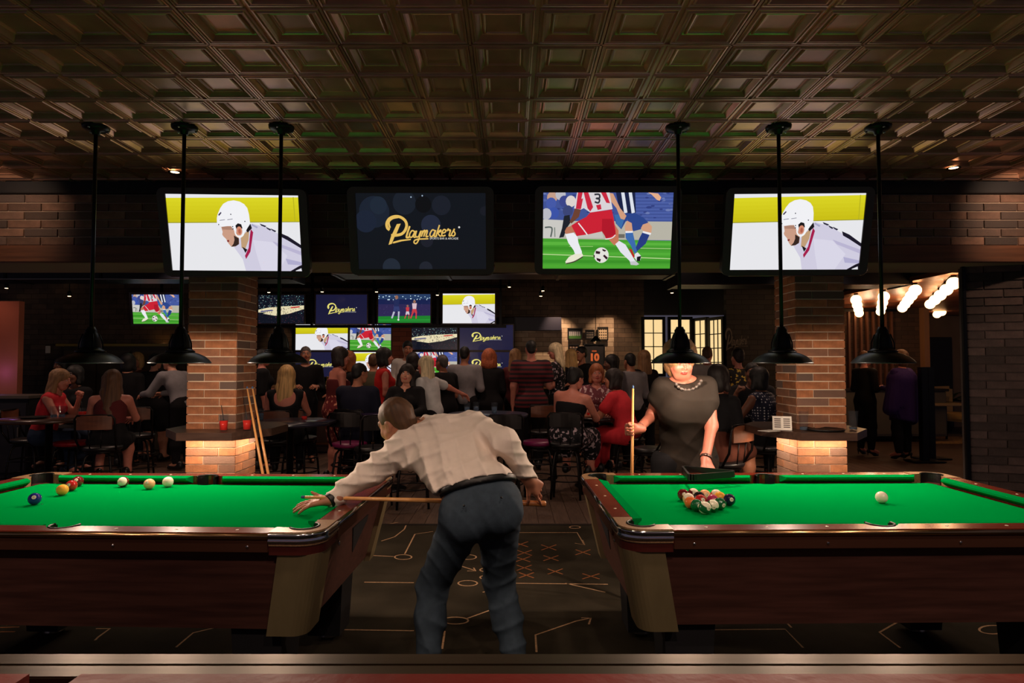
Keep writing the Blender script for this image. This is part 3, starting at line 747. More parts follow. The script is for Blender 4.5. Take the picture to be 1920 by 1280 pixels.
# ------------------------------------------------------------------ screens: pictures as flat coloured shapes on the glass
class Pic:
    def __init__(s): s.v = []; s.f = []; s.c = []; s.k = 0
    def poly(s, pts, col, T=None):
        if T: pts = [T(*p) for p in pts]
        # keep inside the glass
        pts = clip01(pts)
        if len(pts) < 3: return
        s.k += 0 if getattr(s, 'hold', 0) else 1; z = s.k*4e-5+(random.random()*1e-3 if getattr(s, 'hold', 0) else 0); n = len(s.v); s.v += [(x, y, z) for x, y in pts]
        for t in geometry.tessellate_polygon([[Vector((x, y, 0)) for x, y in pts]]):
            s.f.append([n+i for i in t]); s.c.append(lin(col))
    def ell(s, cx, cy, rx, ry, col, T=None, n=22):
        s.poly([(cx+rx*math.cos(2*PI*i/n), cy+ry*math.sin(2*PI*i/n)) for i in range(n)], col, T)
    def stroke(s, pts, w, col, T=None, w1=None):
        pts = smooth_pts(pts); n = len(pts); L, R = [], []
        for i, p in enumerate(pts):
            a = pts[max(i-1, 0)]; b = pts[min(i+1, n-1)]; dx, dy = b[0]-a[0], b[1]-a[1]; l = math.hypot(dx, dy) or 1
            ww = (w if w1 is None else w+(w1-w)*i/(n-1))/2
            L.append((p[0]-dy/l*ww, p[1]+dx/l*ww)); R.append((p[0]+dy/l*ww, p[1]-dx/l*ww))
        s.k += 1
        for i in range(n-1):
            q = [L[i], L[i+1], R[i+1], R[i]]
            if T: q = [T(*p) for p in q]
            k0 = len(s.v); s.v += [(x, y, s.k*4e-5) for x, y in q]; s.f.append([k0, k0+1, k0+2, k0+3]); s.c.append(lin(col))
    def mesh(s, name):
        me = bpy.data.meshes.new(name); me.from_pydata(s.v, [], s.f); me.materials.append(SCREEN)
        ca = me.color_attributes.new('Col', 'FLOAT_COLOR', 'CORNER'); d = []
        for p, c in zip(me.polygons, s.c): d += [*c, 1]*p.loop_total
        ca.data.foreach_set('color', d)
        for p in me.polygons:
            if p.normal.z < 0: p.flip()
        return me
def clip01(p):
    for ax, lim, sg in ((0, 0, 1), (0, 1, -1), (1, 0, 1), (1, 1, -1)):
        q = []
        for i in range(len(p)):
            a, b = p[i-1], p[i]; ia, ib = (a[ax]-lim)*sg >= 0, (b[ax]-lim)*sg >= 0
            if ia != ib:
                t = (lim-a[ax])/(b[ax]-a[ax]); q.append((a[0]+(b[0]-a[0])*t, a[1]+(b[1]-a[1])*t))
            if ib: q.append(b)
        p = q
        if not p: return p
    return p
def smooth_pts(p, n=5):
    if len(p) < 3: return p
    r = []; P = [p[0]]+list(p)+[p[-1]]
    for i in range(1, len(P)-2):
        for k in range(n):
            t = k/n; r.append(tuple(.5*(2*P[i][a]+(P[i+1][a]-P[i-1][a])*t+(2*P[i-1][a]-5*P[i][a]+4*P[i+1][a]-P[i+2][a])*t*t+(-P[i-1][a]+3*P[i][a]-3*P[i+1][a]+P[i+2][a])*t**3) for a in (0, 1)))
    r.append(tuple(p[-1])); return r
def TR(x0, y0, x1, y1): return lambda x, y: ((x-x0)/(x1-x0), 1-(y-y0)/(y1-y0))
FULL = [(0, 0), (1, 0), (1, 1), (0, 1)]
def pic_hockey(shift=0):
    p = Pic(); T = TR(190, 142, 1550, 920); W = (236, 236, 240)
    p.poly(FULL, W)
    for i in range(6): p.poly([(190, 182+i*40), (1560, 160+i*40), (1560, 205+i*40), (190, 228+i*40)], (222-3*i, 216-4*i, 34-3*i), T)
    p.poly([(190, 426), (1560, 404), (1560, 412), (190, 436)], (160, 158, 40), T)
    p.poly([(1490, 158), (1500, 158), (1505, 405), (1495, 405)], (190, 184, 30), T)
    p.poly([(840, 665), (930, 570), (1050, 430), (1200, 470), (1330, 540), (1560, 680), (1560, 925), (955, 925), (930, 800)], (212, 208, 228), T)
    p.poly([(1050, 600), (1250, 620), (1400, 760), (1300, 920), (1120, 925), (1080, 760)], (222, 219, 236), T)
    p.poly([(1250, 610), (1560, 720), (1560, 760), (1300, 660)], (190, 184, 214), T)
    p.poly([(1380, 790), (1560, 830), (1560, 860), (1400, 850)], (180, 176, 210), T)
    p.poly([(1340, 525), (1420, 560), (1560, 655), (1560, 690), (1420, 605), (1355, 570)], (28, 24, 40), T)
    for a in ((1130, 430, 1200, 455), (1190, 462, 1250, 490), (1240, 478, 1300, 505)): p.poly([(a[0], a[1]), (a[2], a[3]), (a[2]-15, a[3]+12), (a[0]+15, a[1]+22)], (40, 38, 60), T)
    p.poly([(1050, 435), (1110, 465), (1100, 480), (1045, 450)], (170, 170, 200), T)
    p.poly([(925, 580), (1020, 480), (1005, 600), (960, 700), (925, 680)], (196, 160, 122), T)
    p.poly([(985, 500), (1035, 432), (1048, 480), (1000, 525)], (24, 20, 24), T)
    p.poly([(932, 670), (985, 700), (962, 735)], (24, 20, 24), T)
    p.poly([(1035, 488), (1058, 520), (1015, 720), (965, 798), (955, 765), (1000, 680), (1020, 560)], (168, 30, 76), T)
    p.poly([(730, 460), (850, 460), (905, 560), (905, 640), (865, 668), (820, 672), (795, 640), (780, 610), (770, 590), (745, 565), (735, 545), (742, 520), (735, 490)], (206, 158, 134), T)
    p.poly([(735, 462), (850, 462), (860, 500), (740, 495)], (176, 132, 112), T)
    p.poly([(855, 555), (905, 585), (900, 645), (868, 665), (820, 672), (845, 640), (858, 600)], (54, 38, 32), T)
    p.poly([(778, 608), (800, 600), (802, 618), (785, 625)], (130, 40, 40), T)
    p.poly([(878, 455), (905, 430), (945, 440), (955, 480), (890, 500)], (26, 22, 24), T)
    p.poly([(690, 440), (693, 380), (705, 340), (735, 280), (770, 235), (820, 208), (880, 198), (940, 210), (985, 235), (1015, 275), (1028, 340), (1032, 420), (1000, 480), (975, 520), (955, 500), (940, 440), (905, 428), (878, 455), (875, 520), (850, 490), (832, 455), (735, 468)], (246, 246, 250), T)
    p.stroke([(870, 480), (875, 540), (910, 570), (950, 550), (968, 490)], 14, (250, 250, 250), T)
    p.ell(915, 508, 30, 46, (214, 140, 112), T); p.ell(918, 512, 14, 26, (180, 100, 80), T)
    for x, y in ((840, 340), (980, 410), (850, 465), (852, 488), (707, 445)): p.ell(x, y, 6, 7, (40, 40, 60), T, 8)
    for x, y in ((720, 400), (800, 392)): p.poly([(x, y), (x+55, y-8), (x+55, y-2), (x, y+6)], (120, 120, 140), T)
    p.poly([(710, 345), (740, 315), (745, 328), (718, 358)], (60, 50, 80), T)
    p.poly([(1425, 920), (1515, 868), (1560, 850), (1560, 925)], (24, 20, 32), T); p.poly([(1480, 915), (1540, 890), (1545, 925), (1480, 925)], (230, 230, 236), T)
    return p.mesh('hockey_picture')
def pic_soccer():
    p = Pic(); T = TR(215, 130, 1605, 925); rnd = random.Random(4)
    p.poly(FULL, (66, 84, 152))
    for i in range(8):
        y = 160+i*34; p.poly([(1180, y), (1620, y), (1620, y+14), (1180, y+14)], (78, 98, 170), T)
    for i in range(60):
        x, y = rnd.uniform(215, 1600), rnd.uniform(130, 400); c = rnd.choice([(110, 125, 180), (50, 64, 130), (84, 100, 165)]); s = rnd.uniform(10, 24); p.ell(x, y, s*1.4, s*.6, c, T, 8)
    for x, y, c in ((310, 180, (200, 160, 140)), (300, 240, (70, 90, 170)), (400, 150, (190, 190, 200)), (440, 220, (60, 70, 140)), (510, 220, (225, 215, 210)), (330, 340, (60, 84, 170)), (480, 320, (60, 70, 120)), (250, 350, (190, 190, 200))): p.ell(x, y, 55, 60, c, T, 14)
    p.poly([(215, 420), (1605, 430), (1605, 625), (215, 610)], (186, 182, 168), T)
    p.poly([(215, 405), (440, 415), (420, 602), (215, 602)], (206, 204, 198), T)
    p.stroke([(235, 490), (310, 495), (300, 590)], 16, (90, 100, 96), T); p.stroke([(340, 490), (345, 590)], 12, (130, 140, 130), T)
    p.poly([(440, 370), (500, 360), (510, 440), (470, 500), (440, 590), (390, 600), (420, 500)], (30, 34, 42), T)
    p.poly([(600, 530), (850, 530), (870, 600), (590, 600)], (200, 198, 190), T); p.poly([(900, 560), (1100, 560), (1100, 600), (900, 600)], (110, 108, 100), T)
    p.poly([(215, 605), (1605, 630), (1605, 925), (215, 925)], (72, 162, 48), T)
    for y, c in ((640, (92, 182, 62)), (690, (62, 150, 40)), (745, (84, 176, 56)), (830, (60, 148, 40)), (880, (78, 170, 50))): p.poly([(215, y), (1605, y+12), (1605, y+40), (215, y+34)], c, T)
    p.stroke([(215, 772), (1605, 820)], 9, (190, 220, 150), T); p.stroke([(1270, 708), (1605, 714)], 8, (170, 210, 130), T); p.stroke([(500, 690), (760, 690)], 7, (150, 200, 110), T)
    SK, DK = (214, 160, 128), (110, 66, 50)
    # blue player
    p.poly([(990, 130), (1195, 130), (1210, 340), (1080, 350), (1020, 260)], (26, 34, 70), T)
    for x in (1045, 1125): p.poly([(x, 130), (x+35, 130), (x+75, 335), (x+40, 345)], (225, 230, 240), T)
    p.poly([(1330, 128), (1440, 140), (1475, 180), (1460, 215), (1430, 205), (1370, 150)], (232, 176, 140), T)
    p.poly([(980, 370), (1080, 340), (1210, 345), (1290, 385), (1350, 440), (1270, 510), (1190, 530), (1120, 400), (1060, 510), (1000, 450)], (44, 70, 140), T)
    p.poly([(980, 360), (1060, 350), (1090, 400), (1060, 500), (1010, 460)], (60, 110, 170), T)
    p.poly([(1120, 420), (1170, 445), (1185, 540), (1105, 545), (1095, 480)], SK, T); p.poly([(1290, 460), (1350, 440), (1390, 480), (1385, 550), (1300, 530), (1270, 500)], SK, T)
    p.poly([(1105, 530), (1185, 530), (1190, 560), (1240, 740), (1215, 770), (1170, 680), (1110, 600)], (62, 108, 176), T)
    p.poly([(1295, 530), (1370, 560), (1330, 660), (1240, 740), (1225, 700), (1260, 600)], (40, 60, 130), T)
    p.poly([(1295, 528), (1385, 548), (1375, 570), (1290, 545)], (240, 240, 245), T); p.poly([(1105, 528), (1185, 528), (1185, 545), (1107, 548)], (240, 240, 245), T)
    p.poly([(1150, 710), (1180, 720), (1215, 790), (1205, 820)], (190, 40, 40), T)
    p.poly([(1215, 770), (1245, 750), (1285, 790), (1280, 835), (1240, 845), (1215, 810)], (230, 230, 235), T); p.poly([(1240, 800), (1285, 790), (1275, 845), (1240, 845)], (24, 24, 30), T)
    # red player
    p.poly([(555, 290), (620, 300), (600, 380), (520, 450), (500, 430), (530, 370)], DK, T)
    p.poly([(905, 130), (960, 140), (1040, 290), (1110, 370), (1090, 410), (1050, 400), (1000, 290), (930, 210)], SK, T)
    p.poly([(470, 130+360), (530, 470), (560, 540), (460, 560), (450, 530)], (190, 120, 90), T)
    p.poly([(980, 450), (1030, 520), (1035, 640), (990, 680), (930, 620)], (200, 120, 90), T)
    p.poly([(575, 128), (920, 128), (960, 300), (720, 335), (650, 290), (620, 305), (545, 292)], (222, 216, 220), T)
    for a in (([(585, 130), (635, 130), (600, 300), (565, 295)]), ([(645, 130), (695, 130), (750, 280), (720, 325), (690, 290)]), ([(830, 130), (885, 130), (930, 240), (890, 235)]), ([(600, 200), (640, 190), (620, 300), (600, 300)]), ([(780, 260), (830, 250), (840, 300), (800, 310)])): p.poly(a, (204, 40, 64), T)
    p.stroke([(760, 150), (810, 150), (815, 185), (780, 190), (815, 200), (805, 235), (765, 225)], 18, (50, 50, 60), T)
    p.poly([(720, 335), (950, 305), (975, 400), (1000, 530), (1000, 580), (900, 612), (860, 530), (720, 560), (580, 580), (520, 470), (600, 420), (680, 380)], (206, 34, 52), T)
    p.poly([(850, 400), (960, 400), (1000, 560), (900, 600), (850, 530)], (180, 24, 42), T)
    p.stroke([(595, 445), (650, 510), (695, 568)], 12, (240, 235, 238), T); p.stroke([(890, 612), (960, 600), (998, 568)], 10, (240, 235, 238), T)
    p.poly([(455, 560), (545, 545), (590, 590), (600, 650), (640, 745), (640, 780), (570, 780), (550, 730), (490, 650)], (240, 240, 245), T)
    p.poly([(560, 770), (645, 765), (655, 790), (560, 850), (470, 875), (462, 850), (500, 800)], (236, 234, 210), T); p.stroke([(470, 872), (560, 850), (650, 800)], 12, (70, 60, 50), T)
    p.poly([(1000, 665), (1040, 630), (1110, 670), (1150, 730), (1215, 830), (1265, 880), (1180, 880), (1160, 840), (1060, 750)], (232, 232, 240), T)
    p.poly([(1165, 850), (1230, 845), (1268, 878), (1240, 890), (1175, 885)], (200, 200, 205), T)
    p.ell(852, 782, 80, 82, (232, 230, 224), T, 30)
    for b in ([(790, 735), (840, 745), (835, 770), (790, 765)], [(860, 715), (905, 730), (890, 745), (865, 735)], [(800, 810), (850, 825), (840, 855), (805, 835)], [(870, 790), (885, 775), (925, 810), (910, 830)], [(765, 780), (780, 780), (782, 810), (770, 805)]): p.poly(b, (50, 24, 34), T)
    return p.mesh('soccer_picture')
def draw_logo(p, T, col, sub):
    # script logotype drawn with a broad pen
    p.stroke([(585, 522), (560, 500), (556, 450), (590, 400), (650, 378), (710, 385), (760, 420), (778, 470), (760, 525), (720, 565), (660, 580), (600, 582)], 30, col, T)
    p.stroke([(590, 500), (580, 440), (620, 400), (690, 385)], 20, col, T)
    p.poly([(668, 460), (712, 455), (655, 575), (608, 575)], col, T); p.poly([(598, 592), (640, 592), (604, 672), (566, 685)], col, T)
    p.poly([(622, 650), (700, 630), (820, 618), (820, 632), (720, 645), (628, 668), (612, 668)], col, T)
    letters = {
        'l': [[(60, -120), (20, -10), (34, 2), (60, -8)]],
        'a': [[(66, -58), (36, -70), (8, -30), (12, 0), (36, -4), (64, -50)], [(72, -68), (54, -8), (66, 2), (86, -10)]],
        'y': [[(20, -68), (6, -20), (16, 0), (40, -6), (64, -60)], [(72, -68), (40, 30), (10, 72), (-14, 60), (0, 34), (50, 24)]],
        'm': [[(20, -66), (2, 0)], [(6, -20), (34, -66), (44, -56), (28, 0)], [(32, -20), (60, -66), (70, -56), (54, -6), (64, 2), (80, -8)]],
        'k': [[(44, -120), (2, 0)], [(10, -30), (54, -66), (56, -50), (26, -36), (44, -4), (64, -2)]],
        'e': [[(10, -30), (46, -40), (52, -62), (30, -68), (8, -30), (16, 0), (50, -8)]],
        'r': [[(10, -50), (26, -74), (34, -58), (50, -60), (34, -6), (44, 2), (56, -8)]],
        's': [[(4, -10), (40, -72), (34, -50), (48, -20), (30, 4), (2, -6)]]}
    x = 752
    for ch, wd in zip('laymakers', (48, 68, 70, 92, 72, 60, 56, 54, 50)):
        yb = 602-(x-752)*.035
        for st in letters[ch]: p.stroke([(x+a, yb+b) for a, b in st], 15 if ch != 'l' else 20, col, T)
        x += wd
    p.stroke([(890, 622), (1018, 618)], 14, col, T)
    p.ell(1366, 494, 11, 11, sub, T, 10)
    # small capitals underneath
    cu = text_mesh('SPORTS BAR & ARCADE', 1, SCREEN); vs = [v.co.copy() for v in cu.vertices]
    x0, x1 = min(v.x for v in vs), max(v.x for v in vs); y0, y1 = min(v.y for v in vs), max(v.y for v in vs)
    p.k += 1; n = len(p.v)
    for v in vs:
        u, w_ = T(1032+(v.x-x0)/(x1-x0)*322, 626-(v.y-y0)/(y1-y0)*22); p.v.append((u, w_, p.k*4e-5))
    for f in cu.polygons: p.f.append([n+i for i in f.vertices]); p.c.append(lin(sub))
def pic_logo(bg, blobs, col=(232, 190, 96)):
    p = Pic(); T = TR(220, 130, 1665, 950); p.poly(FULL, bg)
    if blobs:
        for x, y, r, c in ((420, 330, 170, (26, 34, 48)), (470, 260, 95, (30, 40, 54)), (760, 230, 130, (26, 32, 42)), (320, 430, 120, (27, 35, 52)), (1170, 260, 105, (26, 30, 40)), (1050, 470, 110, (34, 40, 58)), (590, 930, 100, (34, 42, 54)), (980, 940, 75, (32, 36, 46)), (970, 250, 90, (12, 13, 15)), (1650, 320, 50, (24, 26, 34)), (1000, 640, 70, (28, 30, 40))): p.ell(x, y, r, r, c, T, 28)
        for x, y in ((836, 172), (962, 158)): p.ell(x, y, 9, 9, (150, 170, 190), T, 8)
    draw_logo(p, T, col, (225, 222, 215))
    return p.mesh('logo_picture')
def pic_night():
    p = Pic(); T = TR(0, 0, 320, 170); rnd = random.Random(5)
    p.poly(FULL, (24, 34, 78)); p.poly([(0, 0), (320, 0), (320, 30), (0, 30)], (40, 62, 100), T)
    p.poly([(0, 60), (320, 60), (320, 135), (0, 135)], (46, 40, 84), T)
    for i in range(26): p.ell(rnd.uniform(0, 320), 8+rnd.uniform(0, 26), rnd.uniform(2, 6), rnd.uniform(2, 4), (200, 225, 240), T, 8)
    for i in range(60): p.ell(rnd.uniform(0, 320), rnd.uniform(36, 130), 3, 1.6, rnd.choice([(60, 60, 110), (30, 34, 70), (80, 74, 110)]), T, 6)
    p.poly([(0, 132), (320, 128), (320, 170), (0, 170)], (28, 128, 44), T); p.poly([(0, 150), (320, 148), (320, 156), (0, 158)], (36, 146, 52), T)
    def fig(x, y, s, shirt, short, sock):
        p.ell(x, y-46*s, 7*s, 8*s, (150, 104, 84), T, 10); p.poly([(x-12*s, y-38*s), (x+12*s, y-38*s), (x+9*s, y-8*s), (x-9*s, y-8*s)], shirt, T)
        p.poly([(x-10*s, y-10*s), (x+10*s, y-10*s), (x+14*s, y+10*s), (x+2*s, y+10*s), (x, y), (x-4*s, y+12*s), (x-14*s, y+10*s)], short, T)
        p.poly([(x+6*s, y+10*s), (x+13*s, y+10*s), (x+11*s, y+38*s), (x+6*s, y+38*s)], sock, T); p.poly([(x-13*s, y+10*s), (x-6*s, y+12*s), (x-16*s, y+38*s), (x-22*s, y+36*s)], sock, T)
    fig(112, 88, 1.5, (34, 44, 88), (50, 60, 110), (190, 190, 210)); fig(180, 112, .9, (200, 60, 70), (210, 200, 210), (200, 70, 70)); fig(222, 100, 1.2, (220, 190, 200), (200, 60, 70), (210, 60, 70))
    p.ell(124, 152, 6, 6, (230, 230, 230), T, 10)
    return p.mesh('night_match_picture')
def pic_arena():
    p = Pic(); T = TR(0, 0, 300, 170); rnd = random.Random(6); p.poly(FULL, (16, 20, 32)); p.hold = 1
    for i in range(420):
        x, y = rnd.uniform(0, 300), rnd.uniform(0, 170); c = rnd.choice([(60, 110, 120), (120, 160, 160), (30, 50, 60), (170, 190, 180), (80, 60, 70), (24, 30, 44)])
        if y > 110: c = rnd.choice([(30, 34, 50), (50, 44, 60), (20, 22, 34), (90, 40, 54)])
        p.ell(x, y, rnd.uniform(1.4, 3.6), rnd.uniform(1.4, 3), c, T, 5)
    p.hold = 0; p.k += 30
    p.poly([(0, 88), (60, 76), (150, 68), (300, 62), (300, 84), (200, 112), (110, 124), (30, 112), (60, 104), (0, 104)], (232, 220, 180), T)
    p.poly([(10, 96), (90, 88), (100, 94), (20, 102)], (70, 70, 130), T); p.poly([(210, 72), (270, 66), (272, 74), (214, 80)], (200, 60, 60), T)
    for i in range(60): p.poly([(x := rnd.uniform(20, 290), y := rnd.uniform(70, 118)), (x+2.5, y), (x+2.5, y+8), (x, y+8)], (30, 26, 36), T)
    return p.mesh('arena_picture')
PICS = {'hockey': pic_hockey(), 'soccer': pic_soccer(), 'logo': pic_logo((16, 20, 26), True), 'logo_blue': pic_logo((26, 26, 56), False, (238, 226, 120)), 'night': pic_night(), 'arena': pic_arena()}
bezel = mat('tv_bezel', (78, 70, 70), .45, .2)
def rrect(w, h, r, n=5):
    pts = []
    for sx, sy, a in ((1, 1, 0), (-1, 1, 90), (-1, -1, 180), (1, -1, 270)): pts += arc(sx*(w/2-r), sy*(h/2-r), r, a, a+90, n)
    return pts
def tv(label, cx, cy, Y, sw, sh, fw, fh, pic, tilt=0, yaw=0, depth=.09, rad=.05, mount=True, crop=None, group=None):
    """screen sw x sh set in a housing fw x fh; centre given by a point in space"""
    c = at(cx, cy, Y)
    t = thing('wall_television' if mount else 'television', label, 'television', c, 0, group); t.rotation_euler = (PI/2+tilt, 0, yaw)
    # local: x right, y up, z toward the viewer
    g = MB(); out = rrect(fw, fh, rad); inn = [(sw/2, sh/2), (-sw/2, sh/2), (-sw/2, -sh/2), (sw/2, -sh/2)]
    tri = geometry.tessellate_polygon([[Vector((x, y, 0)) for x, y in out], [Vector((x, y, 0)) for x, y in inn]]); al = out+inn
    vs = [g.bm.verts.new((x, y, 0)) for x, y in al]
    for q in tri: g.bm.faces.new([vs[i] for i in q])
    bk = [g.bm.verts.new((x*.985, y*.985, -depth)) for x, y in out]; n = len(out)
    for i in range(n): g.bm.faces.new((vs[i], vs[(i+1) % n], bk[(i+1) % n], bk[i]))
    g.bm.faces.new(bk)
    ib = [g.bm.verts.new((x, y, -.012)) for x, y in inn]
    for i in range(4): g.bm.faces.new((vs[n+i], vs[n+(i+1) % 4], ib[(i+1) % 4], ib[i]))
    g.obj('housing', bezel, t)
    if mount:
        lip = MB().tube([(-fw/2+rad, -fh/2, 0), (fw/2-rad, -fh/2, 0)]+[(x, y, 0) for x, y in arc(fw/2-rad, -fh/2+rad, rad, 270, 360, 4)]+[(fw/2, -fh/2+rad+.03, 0)], .004, 6)
        lip.obj('edge_trim', mat('tv_edge', (150, 130, 115), .25, .9), t)
    s = inst('screen', PICS[pic], t, (-sw/2, -sh/2, -.010)); s.scale = (sw, sh, 1)
    if mount:
        b = MB(); b.box((-.09, -.12, -depth-.03), (.09, .12, -depth)); b.box((-.03, -.04, -depth-.20), (.03, .04, -depth-.03)); b.obj('bracket', black_metal, t)
    return t
K = 4.6/F
for cx, cy, pc, lb, yw in ((440, 437, 'hockey', 'large screen at the far left with a hockey player on yellow and white', .05), (790, 434, 'logo', 'large dark screen with the golden Playmakers lettering', 0),
                       (1139, 433, 'soccer', 'large screen with two soccer players and a ball on green', 0), (1495, 435, 'hockey', 'large screen at the far right with a hockey player on yellow and white', -.03)):
    tv(lb, cx, cy, 4.62, .945, .55, 1.065, .64, pc, .24, yw)
k = 1/F
def stv(lb, x0, y0, x1, y1, Y, pic, tilt=0, mount=False, b=.018):
    sw, sh = (x1-x0)*Y/F, (y1-y0)*Y/F
    return tv(lb, (x0+x1)/2, (y0+y1)/2, Y, sw, sh, sw+2*b, sh+2*b, pic, tilt, depth=.06, rad=.008, mount=False)
stv('small screen on the left wall with red and blue soccer players', 248, 552, 337, 607, 9.6, 'soccer', .15, b=.035)
stv('small screen in the upper bar row showing an arena crowd, left of the blue lettering', 484, 553, 570, 606, 11, 'arena')
stv('small dark blue screen in the upper bar row with yellow lettering', 592, 552, 688, 607, 11, 'logo_blue')
stv('small screen in the upper bar row with a night soccer match', 709, 551, 807, 605, 11, 'night')
stv('small bright screen in the upper bar row with a hockey player', 830, 550, 928, 606, 11, 'hockey')
stv('video wall screen with hockey, behind the blonde woman at the bar left', 554, 608, 652, 656, 11.3, 'hockey')
stv('video wall screen with soccer players, left of the reddish brick column', 656, 608, 733, 656, 11.3, 'soccer')
stv('video wall screen with an arena crowd, right of the reddish brick column', 772, 609, 857, 655, 11.3, 'arena')
stv('video wall screen with yellow lettering on dark blue at the bar right', 862, 609, 962, 656, 11.3, 'logo_blue')
stv('lower video wall screen with dark blue and lettering, far left of the row', 554, 660, 652, 706, 11.3, 'logo_blue')
stv('lower video wall screen with yellow hockey picture, left of the brick column', 656, 660, 733, 706, 11.3, 'hockey')
stv('lower video wall screen with green soccer picture, right of the brick column', 772, 660, 857, 706, 11.3, 'soccer')
stv('lower video wall screen with blue lettering behind the curly red-haired woman', 862, 660, 962, 706, 11.3, 'logo_blue')
wallbox('wall_column_bar', (735-960)*11.28/F, (771-960)*11.28/F, 0, 2.35, 11.28, mat('red_bar_brick', (120, 62, 46), .8, pattern='brick', col2=(142, 80, 58)))
# frame that carries the upper row of screens
t = thing('display_rack', 'black metal frame carrying the upper row of bar screens', 'rack', (-2.4, 11.063, 2.1))
MB().box((-2.2, 0, 0), (2.3, .05, .05)).obj('rail', black_metal, t); MB().box((-2.2, 0, .70), (2.3, .05, .75)).obj('rail', black_metal, t)
dm = MB().box((-.02, 0, .05), (.02, .05, 1.0)).mesh('hanger', black_metal)
for x in (-2.1, -1.1, -.02, 1.1, 2.2): inst('hanger', dm, t, (x, 0, 0))
# ------------------------------------------------------------------ implicit body surfaces, meshed with surface nets
class Fld:
    def __init__(s): s.ops = []
    def cap(s, a, b, ra, rb=None, k=.04, sub=False, sq=None):
        s.ops.append(('c', np.array(a, float), np.array(b, float), ra, rb if rb is not None else ra, k, sub)); return s
    def ell(s, c, r, R=None, k=.04, sub=False):
        s.ops.append(('e', np.array(c, float), np.array(r, float), R, 0, k, sub)); return s
    def mesh(s, h, clips=(), disp=None):
        lo = np.full(3, 1e9); hi = -lo
        bb = []
        for t, a, b, p, q, k, sub in s.ops:
            if t == 'c': l = np.minimum(a-p, b-q); u = np.maximum(a+p, b+q)
            else:
                m = b.max() if p is not None else b; l = a-m; u = a+m
            bb.append((l, u))
            if not sub: lo = np.minimum(lo, l); hi = np.maximum(hi, u)
        pad = 5*h; lo = lo-pad; hi = hi+pad
        n = np.ceil((hi-lo)/h).astype(int)+1
        f = np.ones(n, np.float32)
        ax = [(lo[i]+h*np.arange(n[i])).astype(np.float32) for i in range(3)]
        for (t, a, b, p, q, k, sub), (l, u) in zip(s.ops, bb):
            m = k+3*h
            i0 = np.maximum(((l-m-lo)/h).astype(int), 0); i1 = np.minimum(((u+m-lo)/h).astype(int)+2, n)
            if (i1 <= i0).any(): continue
            sl = tuple(slice(i0[i], i1[i]) for i in range(3))
            X = ax[0][sl[0]][:, None, None]-np.float32(a[0]); Y = ax[1][sl[1]][None, :, None]-np.float32(a[1]); Z = ax[2][sl[2]][None, None, :]-np.float32(a[2])
            if t == 'c':
                d = (b-a).astype(np.float32); L = float(d@d) or 1e-9
                tt = np.clip((X*d[0]+Y*d[1]+Z*d[2])/L, 0, 1)
                g = np.sqrt((X-tt*d[0])**2+(Y-tt*d[1])**2+(Z-tt*d[2])**2)-(p+(q-p)*tt)
            else:
                if p is not None:
                    M_ = np.array(p, np.float32)   # columns are the local axes
                    X, Y, Z = (X*M_[0, i]+Y*M_[1, i]+Z*M_[2, i] for i in range(3))
                r = b.astype(np.float32)
                k0 = np.sqrt((X/r[0])**2+(Y/r[1])**2+(Z/r[2])**2); k1 = np.sqrt((X/r[0]**2)**2+(Y/r[1]**2)**2+(Z/r[2]**2)**2)+1e-6
                g = k0*(k0-1)/k1
            v = f[sl]
            if sub:
                g = -g; hh = np.maximum(k-np.abs(v-g), 0)/max(k, 1e-5); f[sl] = np.maximum(v, g)+hh*hh*k*.25
            else:
                hh = np.maximum(k-np.abs(v-g), 0)/max(k, 1e-5); f[sl] = np.minimum(v, g)-hh*hh*k*.25
        for p, nn in clips:
            nn = np.array(nn, float); nn /= np.linalg.norm(nn)
            pl_ = ((ax[0]-p[0])*nn[0])[:, None, None]+((ax[1]-p[1])*nn[1])[None, :, None]+((ax[2]-p[2])*nn[2])[None, None, :]
            f = np.maximum(f, pl_.astype(np.float32))
        if disp is not None:
            idx = np.nonzero(np.abs(f) < .03)
            P = (ax[0][idx[0]], ax[1][idx[1]], ax[2][idx[2]])
            f[idx] += disp(*P)
        return surf_nets(f, lo, h)
